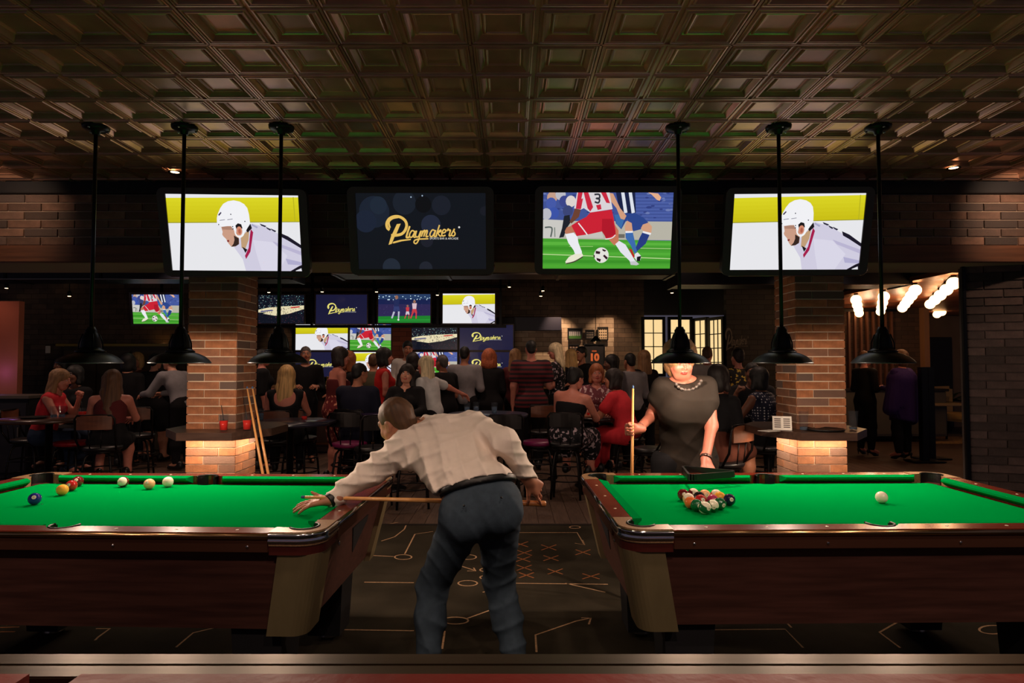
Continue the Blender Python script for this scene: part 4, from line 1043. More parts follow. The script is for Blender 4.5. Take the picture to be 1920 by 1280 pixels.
def surf_nets(f, lo, h):
    s = f < 0
    c = np.zeros(tuple(d-1 for d in f.shape), np.int8); nx, ny, nz = c.shape
    cor = [(i, j, k) for i in (0, 1) for j in (0, 1) for k in (0, 1)]
    for i, j, k in cor: c += s[i:i+nx, j:j+ny, k:k+nz]
    act = (c > 0) & (c < 8)
    ijk = np.argwhere(act); idx = np.full(c.shape, -1, np.int32); idx[act] = np.arange(len(ijk))
    acc = np.zeros((len(ijk), 3)); cnt = np.zeros(len(ijk))
    for a in cor:
        for d in range(3):
            if a[d]: continue
            b = list(a); b[d] = 1
            fa = f[ijk[:, 0]+a[0], ijk[:, 1]+a[1], ijk[:, 2]+a[2]]; fb = f[ijk[:, 0]+b[0], ijk[:, 1]+b[1], ijk[:, 2]+b[2]]
            m = (fa < 0) != (fb < 0); t = np.where(m, fa/np.where(m, fa-fb, 1), 0)
            p = np.array(a, float)[None, :].repeat(len(ijk), 0); p[:, d] += t
            acc[m] += p[m]; cnt[m] += 1
    v = (ijk+acc/np.maximum(cnt, 1)[:, None])*h+lo
    Q = []
    for d in range(3):
        e = [slice(1, -1)]*3; e0 = list(e); e1 = list(e); e0[d] = slice(0, -1); e1[d] = slice(1, None)
        A = s[tuple(e0)]; B = s[tuple(e1)]; w_ = np.argwhere(A != B)
        if not len(w_): continue
        o = np.ones(3, int); o[d] = 0; P = w_+o
        inside = A[w_[:, 0], w_[:, 1], w_[:, 2]]
        u, vv = (d+1) % 3, (d+2) % 3
        def g(du, dv):
            q = P.copy(); q[:, u] -= du; q[:, vv] -= dv; return idx[q[:, 0], q[:, 1], q[:, 2]]
        q = np.stack([g(1, 1), g(0, 1), g(0, 0), g(1, 0)], 1)
        q[~inside] = q[~inside][:, ::-1]; Q.append(q)
    Q = np.concatenate(Q); Q = Q[(Q >= 0).all(1)]
    # light smoothing takes the grid steps out
    for _ in range(2):
        sm = np.zeros_like(v); ct = np.zeros(len(v))
        for i in range(4):
            a, b = Q[:, i], Q[:, (i+1) % 4]
            for k in range(3): sm[:, k] += np.bincount(a, v[b, k], len(v))
            ct += np.bincount(a, minlength=len(v))
        v = v*.5+.5*sm/np.maximum(ct, 1)[:, None]
    return v, Q
def join_parts(parts):
    """parts: (verts, quads, matidx) -> one mesh's arrays"""
    V, Q, Mi, n = [], [], [], 0
    for v, q, mi in parts:
        V.append(v); Q.append(q+n); Mi.append(np.full(len(q), mi) if np.isscalar(mi) else mi); n += len(v)
    return np.concatenate(V), np.concatenate(Q), np.concatenate(Mi)
def xf(v, M): M = np.array(M); return v@M[:3, :3].T+M[:3, 3]

# ---- head
def head_field(female=True):
    f = Fld()
    f.ell((0, -.012, .032), (.073, .093, .084)); f.ell((0, .022, -.03), (.060, .064, .078), k=.03)
    f.ell((0, .042, -.083), (.038 if female else .044, .036, .030), k=.03)
    for sx in (-1, 1):
        f.ell((sx*.036, .060, -.028), (.024, .022, .024), k=.02)
        f.cap((sx*.055, .02, -.04), (sx*.035, .045, -.088), .016, .014, k=.025)
    f.cap((-.038, .079, .026), (.038, .079, .026), .0085, k=.015)
    for sx in (-1, 1):
        f.ell((sx*.030, .100, .006), (.017, .020, .012), k=.012, sub=True)
        f.ell((sx*.030, .075, .005), (.0135, .0125, .0125), k=.002)
        f.cap((sx*.017, .085, .016), (sx*.043, .078, .015), .0035, k=.006)
    f.cap((0, .085, .016), (0, .108, -.024), .0065, .0095, k=.012)
    for sx in (-1, 1): f.ell((sx*.011, .096, -.029), (.008, .009, .007), k=.008)
    f.ell((0, .088, -.051), (.022, .010, .0055), k=.004); f.ell((0, .087, -.061), (.019, .010, .006), k=.004)
    f.cap((-.018, .100, -.0555), (.018, .100, -.0555), .0022, k=.003, sub=True)
    for sx in (-1, 1):
        f.ell((sx*.075, -.010, -.008), (.008, .019, .030), k=.008); f.ell((sx*.082, -.006, -.005), (.006, .010, .018), k=.004, sub=True)
    return f
def head_mats(v, q):
    c = v[q].mean(1); mi = np.zeros(len(q), int); ax_ = np.abs(c[:, 0])
    eye = ((ax_-.030)/.0115)**2+((c[:, 2]-.005)/.0065)**2 < 1
    mi[eye & (c[:, 1] > .07)] = 1
    mi[eye & (c[:, 1] > .07) & (((ax_-.030)/.0055)**2+((c[:, 2]-.005)/.006)**2 < 1)] = 2
    mi[(c[:, 1] > .078) & (((c[:, 0])/.023)**2+((c[:, 2]+.056)/.010)**2 < 1)] = 3
    mi[(c[:, 1] > .066) & (ax_ > .014) & (ax_ < .048) & (np.abs(c[:, 2]-.0265) < .0042)] = 4
    return mi
HEADS = {}
def head_parts(female, res):
    k = (female, res)
    if k not in HEADS:
        v, q = head_field(female).mesh(res); HEADS[k] = (v, q, head_mats(v, q))
    return HEADS[k]
# ---- hand: d along the fingers, n out of the palm, s towards the thumb
def hand_field(curls=(.3, .3, .35, .4), spread=.06, thumb=(.5, .3), fat=1.0, f=None, o=(0, 0, 0), D=(0, 0, -1), Nn=(0, 1, 0), S=(1, 0, 0)):
    """in a frame given by vectors; origin at the wrist"""
    f = f or Fld(); o, D, Nn, S = Vector(o), Vector(D).normalized(), Vector(Nn), Vector(S)
    Nn = (Nn-D*Nn.dot(D)).normalized(); S = (S-D*S.dot(D)-Nn*S.dot(Nn)).normalized()
    P = lambda d, n, s: o+D*d+Nn*n+S*s
    for s0, s1 in ((-.018, -.029), (-.006, -.010), (.006, .010), (.018, .028)): f.cap(P(.012, 0, s0), P(.082, 0, s1), .0145*fat, .0125*fat, k=.012)
    f.cap(P(-.03, 0, 0), P(.02, 0, 0), .024*fat, .022*fat, k=.02)
    base = [(.088, .029), (.093, .010), (.089, -.010), (.080, -.028)]
    ln = [(.042, .026, .020), (.046, .029, .021), (.042, .027, .021), (.033, .021, .018)]
    for i, ((bd, bs), ls) in enumerate(zip(base, ln)):
        p = P(bd-.012, 0, bs); a = 0; sp = spread*(1.5-i)
        for j, l in enumerate(ls):
            a += curls[i]*(1, 1.25, .9)[j]
            dirv = (D*math.cos(a)+Nn*math.sin(a)+S*math.sin(sp)*math.cos(a)*.9).normalized()
            q = p+dirv*(l+(.012 if j == 0 else 0)); r0 = (.0092, .0084, .0076)[j]*fat; f.cap(p, q, r0, r0*.92, k=.004); p = q
    p = P(.022, .004, .026); sp, cu = thumb
    for j, l in enumerate((.040, .032, .026)):
        a = cu*(.5, 1, 1.6)[j]
        dirv = (D*math.cos(sp)+S*math.sin(sp)*math.cos(a)+Nn*math.sin(a)).normalized()
        q = p+dirv*l; f.cap(p, q, (.0125, .0105, .009)[j]*fat, (.0108, .0092, .0078)[j]*fat, k=.008); p = q
    return f
HAND = {}
HP = {'relax': dict(curls=(.25, .32, .38, .42), thumb=(.5, .3)), 'grip': dict(curls=(1.15, 1.2, 1.2, 1.2), thumb=(.3, 1.2), spread=.0), 'flat': dict(curls=(.06, .05, .05, .08), thumb=(.7, .1), spread=.09), 'hold': dict(curls=(.62, .66, .7, .74), thumb=(.45, .9), spread=.02)}
def hand_parts(kind, res, o, D, Nn, S, right):
    k = (kind, res)
    if k not in HAND: HAND[k] = hand_field(**HP[kind]).mesh(res)
    v, q = HAND[k]
    D = Vector(D).normalized(); Nn = Vector(Nn); Nn = (Nn-D*Nn.dot(D)).normalized(); S = Vector(S); S = (S-D*S.dot(D)-Nn*S.dot(Nn)).normalized()
    # template axes: D=(0,0,-1) N=(0,1,0) S=(1,0,0)
    R = Matrix(((S.x, Nn.x, -D.x), (S.y, Nn.y, -D.y), (S.z, Nn.z, -D.z)))
    M_ = np.array(R); flip = np.linalg.det(M_) < 0
    w_ = v@M_.T+np.array(o)
    return w_, (q[:, ::-1] if flip else q), 0
# ---- hair templates, in head coordinates
def hair_mesh(style, res):
    f = Fld(); seed = hash(style) % 7
    clips = []
    def face(z0=-.045, ry=.085, rx=.058, rz=.088, y=.112): f.ell((0, y, z0), (rx, ry, rz), k=.012, sub=True)
    base = lambda e=0: f.ell((0, -.016, .040), (.081+e, .101+e, .089+e))
    if style == 'short': base(-.001); f.ell((0, -.06, -.01), (.064, .05, .06), k=.02); face(-.052, .105, .082, .105, .10); clips = [((0, 0, -.055), (0, .3, -1))]
    elif style == 'cap_short':
        f.ell((0, -.014, .036), (.0765, .097, .0875)); f.ell((0, -.06, -.02), (.058, .045, .055), k=.02); face(-.06, .10, .082, .11, .095); clips = [((0, 0, -.055), (0, .3, -1))]
    elif style == 'bob':
        base(.008); f.ell((0, -.05, -.05), (.088, .06, .10), k=.03)
        for sx in (-1, 1): f.cap((sx*.074, -.005, .03), (sx*.078, .012, -.10), .026, .028, k=.03)
        face()
    elif style in ('long', 'longer'):
        L = -.30 if style == 'long' else -.40
        base(.008); f.ell((0, -.055, -.06), (.088, .055, .12), k=.03); f.ell((0, -.088, (L-.06)/2), (.085, .035, abs(L)/2+.03), k=.03)
        for sx in (-1, 1): f.cap((sx*.074, -.01, .03), (sx*.080, -.02, -.15), .026, .030, k=.03); f.cap((sx*.078, -.03, -.14), (sx*.07, -.07, L+.06), .032, .022, k=.03)
        face()
    elif style == 'curly':
        base(.022); f.ell((0, -.05, -.06), (.108, .075, .12), k=.03)
        for sx in (-1, 1): f.cap((sx*.08, -.01, .03), (sx*.088, -.01, -.12), .036, .040, k=.03)
        face()
    elif style == 'bun':
        base(.002); f.ell((0, -.06, -.02), (.066, .045, .06), k=.02); f.ell((0, -.085, .085), (.045, .042, .042), k=.01); face(-.052, .10, .078, .10, .102)
    elif style == 'puff':
        base(.022); f.ell((0, -.03, .06), (.10, .105, .09), k=.03); f.ell((0, -.05, -.03), (.095, .07, .10), k=.03); face(-.048, .09, .060, .09, .118)
    def disp(x, y, z):
        a = np.arctan2(x, y+.02)
        if style == 'curly' or style == 'puff': return (.007*np.sin(95*x+3*np.sin(60*z))*np.sin(90*z+2)*np.cos(85*y)).astype(np.float32)
        return (.0022*np.sin(34*a+6*np.sin(14*z+seed))+.0015*np.sin(71*a+9*np.sin(9*z))).astype(np.float32)
    return f.mesh(res, clips, disp)
HAIRM = {}
def hair_me(style, res=.0095):
    if style not in HAIRM:
        v, q = hair_mesh(style, res); HAIRM[style] = mesh_np('hair', v, q, [mat('hair_placeholder', (40, 30, 24), .5)])
    return HAIRM[style]
def hair_mat(name, col): return mat('hair_'+name, col, .62, 0, noise=.35, scale=60, stretch=(1, 1, .06))
HC = {'blonde': (206, 166, 106), 'brown': (92, 62, 40), 'dark': (30, 22, 20), 'black': (14, 12, 12), 'red': (176, 92, 56), 'auburn': (150, 84, 44), 'grey': (96, 90, 88), 'lightbrown': (140, 102, 66), 'platinum': (226, 206, 164)}
SK = {'fair': (214, 150, 122), 'tan': (180, 118, 90), 'brown': (120, 76, 56), 'rosy': (206, 130, 110), 'warm': (172, 104, 84)}
def skin_mats(s, brow='dark'):
    return [mat('skin_'+s, SK[s], .5, noise=.06, scale=40), mat('eye_white', (220, 214, 206), .2), mat('eye_iris', (40, 26, 20), .15), mat('lips_'+s, tuple(int(c*k) for c, k in zip(SK[s], (.85, .55, .6))), .4), hair_mat(brow, HC[brow])]
def shoe_me(kind):
    f = Fld(); res = .008
    if kind == 'flat': f.cap((0, -.07, .038), (0, .10, .030), .036, .034, k=.02); f.ell((0, -.06, .07), (.038, .045, .05), k=.02); clips = [((0, 0, 0), (0, 0, -1))]
    else:
        f.cap((0, -.05, .085), (0, .06, .028), .026, .024, k=.02); f.cap((0, .06, .022), (0, .115, .016), .028, .016, k=.02); f.cap((0, -.06, .08), (0, -.062, .006), .014, .006, k=.01); clips = [((0, 0, 0), (0, 0, -1))]
    v, q = f.mesh(res, clips); return mesh_np('shoe', v, q, [mat('shoe_placeholder', (20, 18, 18), .4)])
SHOE = {}
def put(name, me, m, parent, M_):
    o = bpy.data.objects.new(name, me); C.objects.link(o); o.parent = parent; o.matrix_local = M_
    o.material_slots[0].link = 'OBJECT'; o.material_slots[0].material = m; return o
def frame(z, y):
    z = Vector(z).normalized(); y = Vector(y); y = (y-z*y.dot(z)).normalized(); x = y.cross(z)
    return Matrix(((x.x, y.x, z.x), (x.y, y.y, z.y), (x.z, y.z, z.z)))
def M4(R, t): m = R.to_4x4(); m.translation = Vector(t); return m

def build_body(t, J, female=True, w=1.0, top=None, bottom=None, hair=('short', 'dark'), skin='fair', shoe=('flat', (24, 22, 22)), res=.0145, hres=.0072, cres=.0145, hands=('relax', 'relax'), whole=False, disp=None, extra=None):
    """J: joints in the local frame of t. Pelvis P with frame RP, chest CH with frame RC, head H with frame RH, arms S,E,W, legs K0 (hip),K,A, foot directions."""
    P, RP, CH, RC, H, RH = J['P'], J['RP'], J['CH'], J['RC'], J['H'], J['RH']
    at_ = lambda o, R, v: Vector(o)+R @ Vector(v)
    sc = J.get('s', 1.0)
    def torso(f, e=0.0, bust=True, shoulders=True):
        f.ell(P, np.array((.162*w+e, .112*w+e, .120+e))*sc, np.array(RP)); 
        mid = (Vector(P)+Vector(CH))/2; RM = frame(Vector(CH)-Vector(P), (RP.col[1]+RC.col[1]))
        f.ell(mid+RM @ Vector((0, .005, -.02)), np.array((.132*w+e, .098*w+e, .15+e))*sc, np.array(RM), k=.08)
        f.ell(CH, np.array(((.148 if female else .170)*w+e, .106*w+e, .165+e))*sc, np.array(RC), k=.07)
        if bust and female:
            for sx in (-1, 1): f.ell(at_(CH, RC, (sx*.070*w, .085*w, .0)), np.array((.060*w+e, .055*w+e, .062*w+e))*sc, np.array(RC), k=.03)
        if shoulders:
            for i, S in enumerate(J['S']):
                f.cap(at_(CH, RC, (0, 0, .12)), Vector(S)-(Vector(S)-at_(CH, RC, (0, 0, .12)))*.12, .062*sc+e, (.052 if female else .062)*sc+e, k=.05)
    ar = (.046, .038, .036, .026) if female else (.054, .044, .040, .029)
    def arms(f, e=0, part=1.0, which=(0, 1)):
        for i in which:
            S, E, W = (Vector(J[k][i]) for k in 'SEW')
            a = (ar[0]*(w*.5+.5)+e); b = ar[1]*(w*.5+.5)+e
            if part <= 1: f.cap(S, S.lerp(E, part), a, a+(b-a)*part+ (.012 if part < 1 else 0), k=.03)
            else:
                f.cap(S, E, a, b, k=.03); f.cap(E, E.lerp(W, part-1), ar[2]*(w*.5+.5)+e, (ar[2]+(ar[3]-ar[2])*(part-1))*(w*.5+.5)+e, k=.03)
    def legs(f, e=0, l1=2.0, k=.04):
        for i in (0, 1):
            K0, K, A = (Vector(J[q][i]) for q in ('K0', 'K', 'A'))
            f.cap(K0, K0.lerp(K, min(l1, 1)), .086*w+e, (.086+(.056-.086)*min(l1, 1))*w+e, k=k)
            if l1 > 1:
                f.cap(K, K.lerp(A, .35), .056*w+e, .056*w+e, k=k); f.cap(K.lerp(A, .35), K.lerp(A, l1-1), .056*w+e, .038*w+e, k=k)
    # body
    f = Fld(); torso(f); arms(f, 0, 2.0); legs(f)
    nb = at_(CH, RC, (0, -.01, .15)); nt = at_(H, RH, (0, -.02, -.06)); f.cap(nb, nt, .056 if not female else .048, .054 if not female else .045, k=.035)
    for i in (0, 1):
        A = Vector(J['A'][i]); d = Vector(J['F'][i]).normalized(); hl = .05 if shoe and shoe[0] == 'heel' else 0
        f.cap(A+Vector((0, 0, -.0)), A+d*.12+Vector((0, 0, -.045)), .036, .026, k=.03)
    parts = []
    if whole:
        hf = head_field(female)
        for op in hf.ops:
            tt, a, b, p, q, k, sub = op; 
            if tt == 'c': f.ops.append((tt, np.array(at_(H, RH, a)), np.array(at_(H, RH, b)), p, q, k, sub))
            else: f.ops.append((tt, np.array(at_(H, RH, a)), b, np.array(RH), q, k, sub))
        for i, hk in enumerate(hands):
            hd = J['HD'][i]; kw = dict(HP[hk]) if isinstance(hk, str) else hk
            hand_field(f=f, o=J['W'][i], D=hd[0], Nn=hd[1], S=hd[2], **kw)
        v, q = f.mesh(res); 
        c = (v-np.array(H))@np.array(RH); mi = head_mats(c, q)
        near = (np.abs(c[q].mean(1)) < .16).all(1); mi = np.where(near, mi, 0)
        parts = [(v, q, mi)]
    else:
        v, q = f.mesh(res); parts.append((v, q, 0))
        hv, hq, hm = head_parts(female, hres); parts.append((xf(hv, M4(RH, H)), hq, hm))
        for i, hk in enumerate(hands):
            hd = J['HD'][i]; parts.append(hand_parts(hk, .0072, J['W'][i], hd[0], hd[1], hd[2], i == 1))
    V, Q, MI = join_parts(parts)
    body = link(bpy.data.objects.new('body', mesh_np('body', V, Q, skin_mats(skin, hair[1] if hair else 'dark'), True, MI)), t)
    # clothes
    def cl(name, f, m, clips=(), r=None, dsp=None):
        v, q = f.mesh(r or cres, clips, dsp); return link(bpy.data.objects.new(name, mesh_np(name, v, q, [m])), t)
    upP, upC = RP.col[2], RC.col[2]
    if top:
        kind, m, sleeve = top[:3]; f = Fld()
        sh = kind not in ('strapless', 'off_shoulder')
        torso(f, .013, shoulders=sh)
        if sleeve: arms(f, .014, sleeve)
        clips = []
        neck = at_(CH, RC, (0, .015, .205)); 
        if kind == 'strapless': clips.append((at_(CH, RC, (0, 0, .045)), upC))
        elif kind == 'off_shoulder': clips.append((at_(CH, RC, (0, 0, .105)), upC))
        elif kind == 'halter': f.ell(at_(CH, RC, (0, -.13, .10)), (.17, .09, .13), np.array(RC), k=.01, sub=True)
        if sh:
            f.ell(neck, (.075, .085, .065), np.array(RC), k=.015, sub=True)
            if kind == 'vneck': f.cap(at_(CH, RC, (0, .12, .16)), at_(CH, RC, (0, .13, .05)), .05, .012, k=.01, sub=True)
        hem = top[3] if len(top) > 3 else -.06
        clips.append((at_(P, RP, (0, 0, hem)), -upP))
        if hem < -.1: 
            for i in (0, 1): f.cap(J['K0'][i], Vector(J['K0'][i]).lerp(Vector(J['K'][i]), .5), .10*w, .095*w, k=.08)
        cl('shirt' if not female else 'blouse', f, m, clips, dsp=disp)
    if bottom:
        kind, m = bottom[:2]; f = Fld(); f.ell(P, np.array((.162*w+.010, .112*w+.010, .12))*sc, np.array(RP))
        clips = [(at_(P, RP, (0, 0, .06 if len(bottom) < 4 else bottom[3])), upP)]
        if kind == 'trousers':
            f.ell(at_(P, RP, (0, 0, .07)), np.array((.14*w+.010, .10*w+.010, .10))*sc, np.array(RP), k=.05)
            clips = [(at_(P, RP, (0, 0, .105)), upP)]
            legs(f, .014, 1.93); nm = 'trousers'
        else:
            legs(f, .022, bottom[2], k=.11); nm = 'skirt'
            if kind == 'dress': clips = []; f.ell((Vector(P)+Vector(CH))/2, np.array((.145*w, .11*w, .15))*sc, np.array(RP), k=.08)
        cl(nm, f, m, clips, dsp=disp if whole else None)
    if hair: put('hair', hair_me(hair[0]), hair_mat(hair[1], HC[hair[1]]), t, M4(RH, H))
    if shoe:
        if shoe[0] not in SHOE: SHOE[shoe[0]] = shoe_me(shoe[0])
        for i in (0, 1):
            A = Vector(J['A'][i]); d = Vector(J['F'][i]); d.z = J.get('fz', 0); R = frame((0, 0, 1) if abs(d.z) < .01 else Vector((0, 0, 1)), d)
            put('shoe', SHOE[shoe[0]], mat('shoe_%d_%d_%d' % shoe[1], shoe[1], .4), t, M4(R, A+Vector((0, 0, -(.10 if shoe[0] == 'heel' else .075)))))
    return body

AP = {'down': ((.12, -.08, -1), (.02, .22, -1)), 'bent': ((.16, 0, -1), (-.35, .9, .12)), 'table': ((.22, .5, -.8), (-.35, 1, -.1)), 'up': ((.25, .45, -.8), (-.35, .35, 1)), 'hip': ((.6, -.25, -.8), (-.7, .45, -.25)),
      'out': ((.8, .45, -.35), (.5, .85, -.15)), 'forward': ((.15, .8, -.6), (0, 1, -.1)), 'side': ((.9, .1, -.5), (.9, .3, -.1)), 'lap': ((.12, .2, -1), (-.3, .85, -.35)), 'wide': ((.55, .2, -.8), (.1, .8, -.5))}
def person(label, x, y, face=0, H=1.70, sit=False, lean=0, side=0, female=True, w=1.0, head=(0, 0, 0), arms=('down', 'down'), hands=('relax', 'relax'), top=None, bottom=None, hair=('short', 'dark'), skin='fair', shoe=('flat', (22, 20, 20)), seat=.66, feet=.0, legs=(0, 0), res=.0145, group=None):
    t = thing('person', label, 'person', (x, y, 0), math.radians(face), group)
    s = H/1.72
    pz = (seat+.10) if sit else .93*s
    le = math.radians(lean); si = math.radians(side)
    RC = (Matrix.Rotation(-le, 3, 'X') @ Matrix.Rotation(si, 3, 'Y')); RP = (Matrix.Rotation(-le*.45, 3, 'X') @ Matrix.Rotation(si*.4, 3, 'Y'))
    P = Vector((0, 0, pz)); CHc = P+RP @ Vector((0, 0, .17*s))+RC @ Vector((0, 0, .17*s))
    RH = Matrix.Rotation(math.radians(head[0]), 3, 'Z') @ Matrix.Rotation(-math.radians(head[1]), 3, 'X') @ Matrix.Rotation(math.radians(head[2]), 3, 'Y')
    Hc = CHc+RC @ Vector((0, .0, .215*s))+RH @ Vector((0, .02, .125))
    sw = (.165 if female else .19)*(w*.6+.4)
    J = {'P': P, 'RP': RP, 'CH': CHc, 'RC': RC, 'H': Hc, 'RH': RH, 's': 1.0, 'S': [], 'E': [], 'W': [], 'K0': [], 'K': [], 'A': [], 'F': [], 'HD': []}
    for i, sx in enumerate((-1, 1)):
        S = CHc+RC @ Vector((sx*sw, 0, .115*s)); a = AP[arms[i]] if isinstance(arms[i], str) else arms[i]
        u, v = (Vector((q[0]*sx, q[1], q[2])).normalized() for q in a)
        E = S+u*.285*s; W = E+v*.255*s
        J['S'].append(S); J['E'].append(E); J['W'].append(W)
        n = Vector((-sx, 0, 0)) if abs(v.x) < .8 else Vector((0, 0, -1))
        if abs(v.z) < .6: n = Vector((-sx*.6, 0, -.8))
        th = v.cross(n)*(-sx if True else 1)
        if th.y < -.2 or (abs(th.y) < .2 and th.z < 0): th = -th
        J['HD'].append((v, n, th))
        K0 = P+RP @ Vector((sx*.088*w, 0, -.04))
        if sit:
            K = K0+Vector((sx*(.05+abs(legs[i])), .40*s, .0)); A = K+Vector((0, -.02+.0, -(pz-.04-(.26 if not feet else feet))))
            A = Vector((A.x, A.y, max(.09, A.z)))
        else:
            A = Vector((sx*(.10+abs(legs[i])*.5), -.0+legs[i], .09 if not shoe or shoe[0] == 'flat' else .11)); K = (K0+A)/2+Vector((0, .03, 0))
        J['K0'].append(K0); J['K'].append(K); J['A'].append(A); J['F'].append(Vector((sx*.15, 1, 0)))
    if not sit and shoe and shoe[0] == 'heel': pass
    build_body(t, J, female, w, top, bottom, hair, skin, shoe, res=res, hands=hands)
    return t
# ------------------------------------------------------------------ near ledge and bench
tag(MB().box((-3.2, 1.366, .775), (3.2, 1.419, .80), .003).box((-3.2, 1.423, .775), (3.2, 1.476, .80), .003).obj('ledge_cap', mat('ledge_metal', (84, 70, 54), .36, .85, noise=.15, scale=2, stretch=(.4, 30, 1))), 'long brushed metal ledge running along the bottom of the picture', 'ledge')
tag(MB().box((-3.2, 1.38, 0), (3.2, 1.47, .774)).obj('partition', dark_paint), 'low dark partition under the long metal ledge', 'partition')
for x0, x1, lb in ((-2.9, -.80, 'red leather bench back at the bottom left corner, left of the seam'), (-.79, 1.2, 'red leather bench back along the bottom, right of the left seam'), (1.21, 3.0, 'dark red leather bench back at the bottom right corner')):
    t = thing('bench', lb, 'bench', ((x0+x1)/2, 1.1, 0)); a = (x1-x0)/2-.005
    MB().box((-a, -.10, .45), (a, .06, .922), .035).obj('backrest', red_leather, t)
    MB().box((-a, -.62, .36), (a, -.10, .48), .04).obj('seat', red_leather, t); MB().box((-a, -.58, 0), (a, .04, .36)).obj('plinth', dark_paint, t)
# ------------------------------------------------------------------ lines woven into the carpet
CK = [0]
def cpt(px, py): q = atz(px, py, .001); return (q.x, q.y, .0012)
def chalk(kind, pts, closed=False, m=chalk_m, w=.011):
    g = MB(); P = [Vector(cpt(*p)) for p in pts]; n = len(P)
    L, R = [], []
    for i in range(n):
        a = P[i-1] if (closed or i > 0) else P[i]; b = P[(i+1) % n] if (closed or i < n-1) else P[i]
        d = (b-a); d.z = 0; d.normalize(); s = Vector((-d.y, d.x, 0))*w/2
        L.append(g.bm.verts.new(P[i]+s)); R.append(g.bm.verts.new(P[i]-s))
    for i in range(n if closed else n-1): g.bm.faces.new((L[i], R[i], R[(i+1) % n], L[(i+1) % n]))
    o = g.obj(kind, m, carpet); return o
def circ(cx, cy, rx, ry, m=chalk_m): chalk('chalk_circle', [(cx+rx*math.cos(u*PI/10), cy+ry*math.sin(u*PI/10)) for u in range(20)], True, m)
def cross(cx, cy, rx=14, ry=5, m=chalk_o): chalk('chalk_cross', [(cx-rx, cy-ry), (cx+rx, cy+ry)], m=m); chalk('chalk_cross', [(cx-rx, cy+ry), (cx+rx, cy-ry)], m=m)
circ(756, 1044, 16, 4.5); chalk('chalk_line', [(759, 1038), (778, 1001), (812, 996)]); circ(877, 1044, 16, 4.5); chalk('chalk_line', [(850, 1056), (890, 1069)]); chalk('chalk_line', [(876, 1070), (892, 1070), (888, 1064)])
circ(912, 1068, 12, 3.5); circ(912, 1082, 12, 3.5); circ(877, 1093, 18, 5); chalk('chalk_line', [(683, 1091), (776, 1092)]); chalk('chalk_line', [(962, 1093), (1140, 1095)])
for x, y in ((976, 1020), (1029, 1026), (983, 1036), (980, 1048), (1033, 1046), (1041, 1071), (987, 1078), (983, 1064)): cross(x, y)
circ(854, 1163, 24, 6.5); chalk('chalk_line', [(876, 1159), (934, 1138)]); chalk('chalk_line', [(637, 1180), (776, 1182)]); chalk('chalk_line', [(800, 1182), (834, 1183), (829, 1216)])
chalk('chalk_line', [(1006, 1222), (1004, 1190), (1080, 1164), (1108, 1158)]); chalk('chalk_line', [(1090, 1158), (1108, 1158), (1104, 1170)]); chalk('chalk_line', [(962, 998), (1082, 998), (1095, 1020)]); circ(1078, 988, 10, 2.5); chalk('chalk_line', [(1078, 1018), (1096, 1021), (1092, 1012)])
chalk('chalk_line', [(715, 1014), (740, 1006), (758, 992), (762, 983)]); chalk('chalk_line', [(697, 1041), (738, 1043)]); chalk('chalk_line', [(716, 984), (746, 979)]); cross(1093, 1035); cross(1108, 1080, 16, 5)
chalk('chalk_line', [(330, 1213), (362, 1186), (480, 1158)]); circ(248, 1160, 26, 6); chalk('chalk_line', [(1688, 1214), (1649, 1185), (1700, 1156)]); circ(1862, 1180, 26, 8); chalk('chalk_line', [(1275, 1181), (1472, 1179), (1506, 1214)]); chalk('chalk_line', [(1465, 1157), (1484, 1176)])
chalk('chalk_line', [(1060, 1093), (1135, 1110)]); chalk('chalk_line', [(0, 1176), (36, 1175)], m=chalk_o); chalk('chalk_line', [(0, 1184), (28, 1184)], m=chalk_o); chalk('chalk_line', [(12, 1172), (38, 1160)], m=chalk_o); circ(597, 1180, 15, 6); cross(622, 1155, 16, 4)
chalk('chalk_line', [(180, 1178), (206, 1178), (184, 1194), (178, 1200)]); chalk('chalk_line', [(913, 1108), (905, 1110)])
# cables on the carpet under the left table
g = MB(); rnd = random.Random(2)
for k in range(5):
    pts = []; q = Vector((-1.75+k*.06, 2.15+rnd.uniform(-.1, .2), .01))
    for i in range(26): pts.append(q.copy()); a = i*.5+k; q += Vector((math.cos(a)*.05+.008, math.sin(a*1.3)*.045, 0))
    g.tube(pts, .006, 6)
tag(g.obj('cable', leather_black), 'tangle of black cable on the carpet under the left pool table', 'cable')

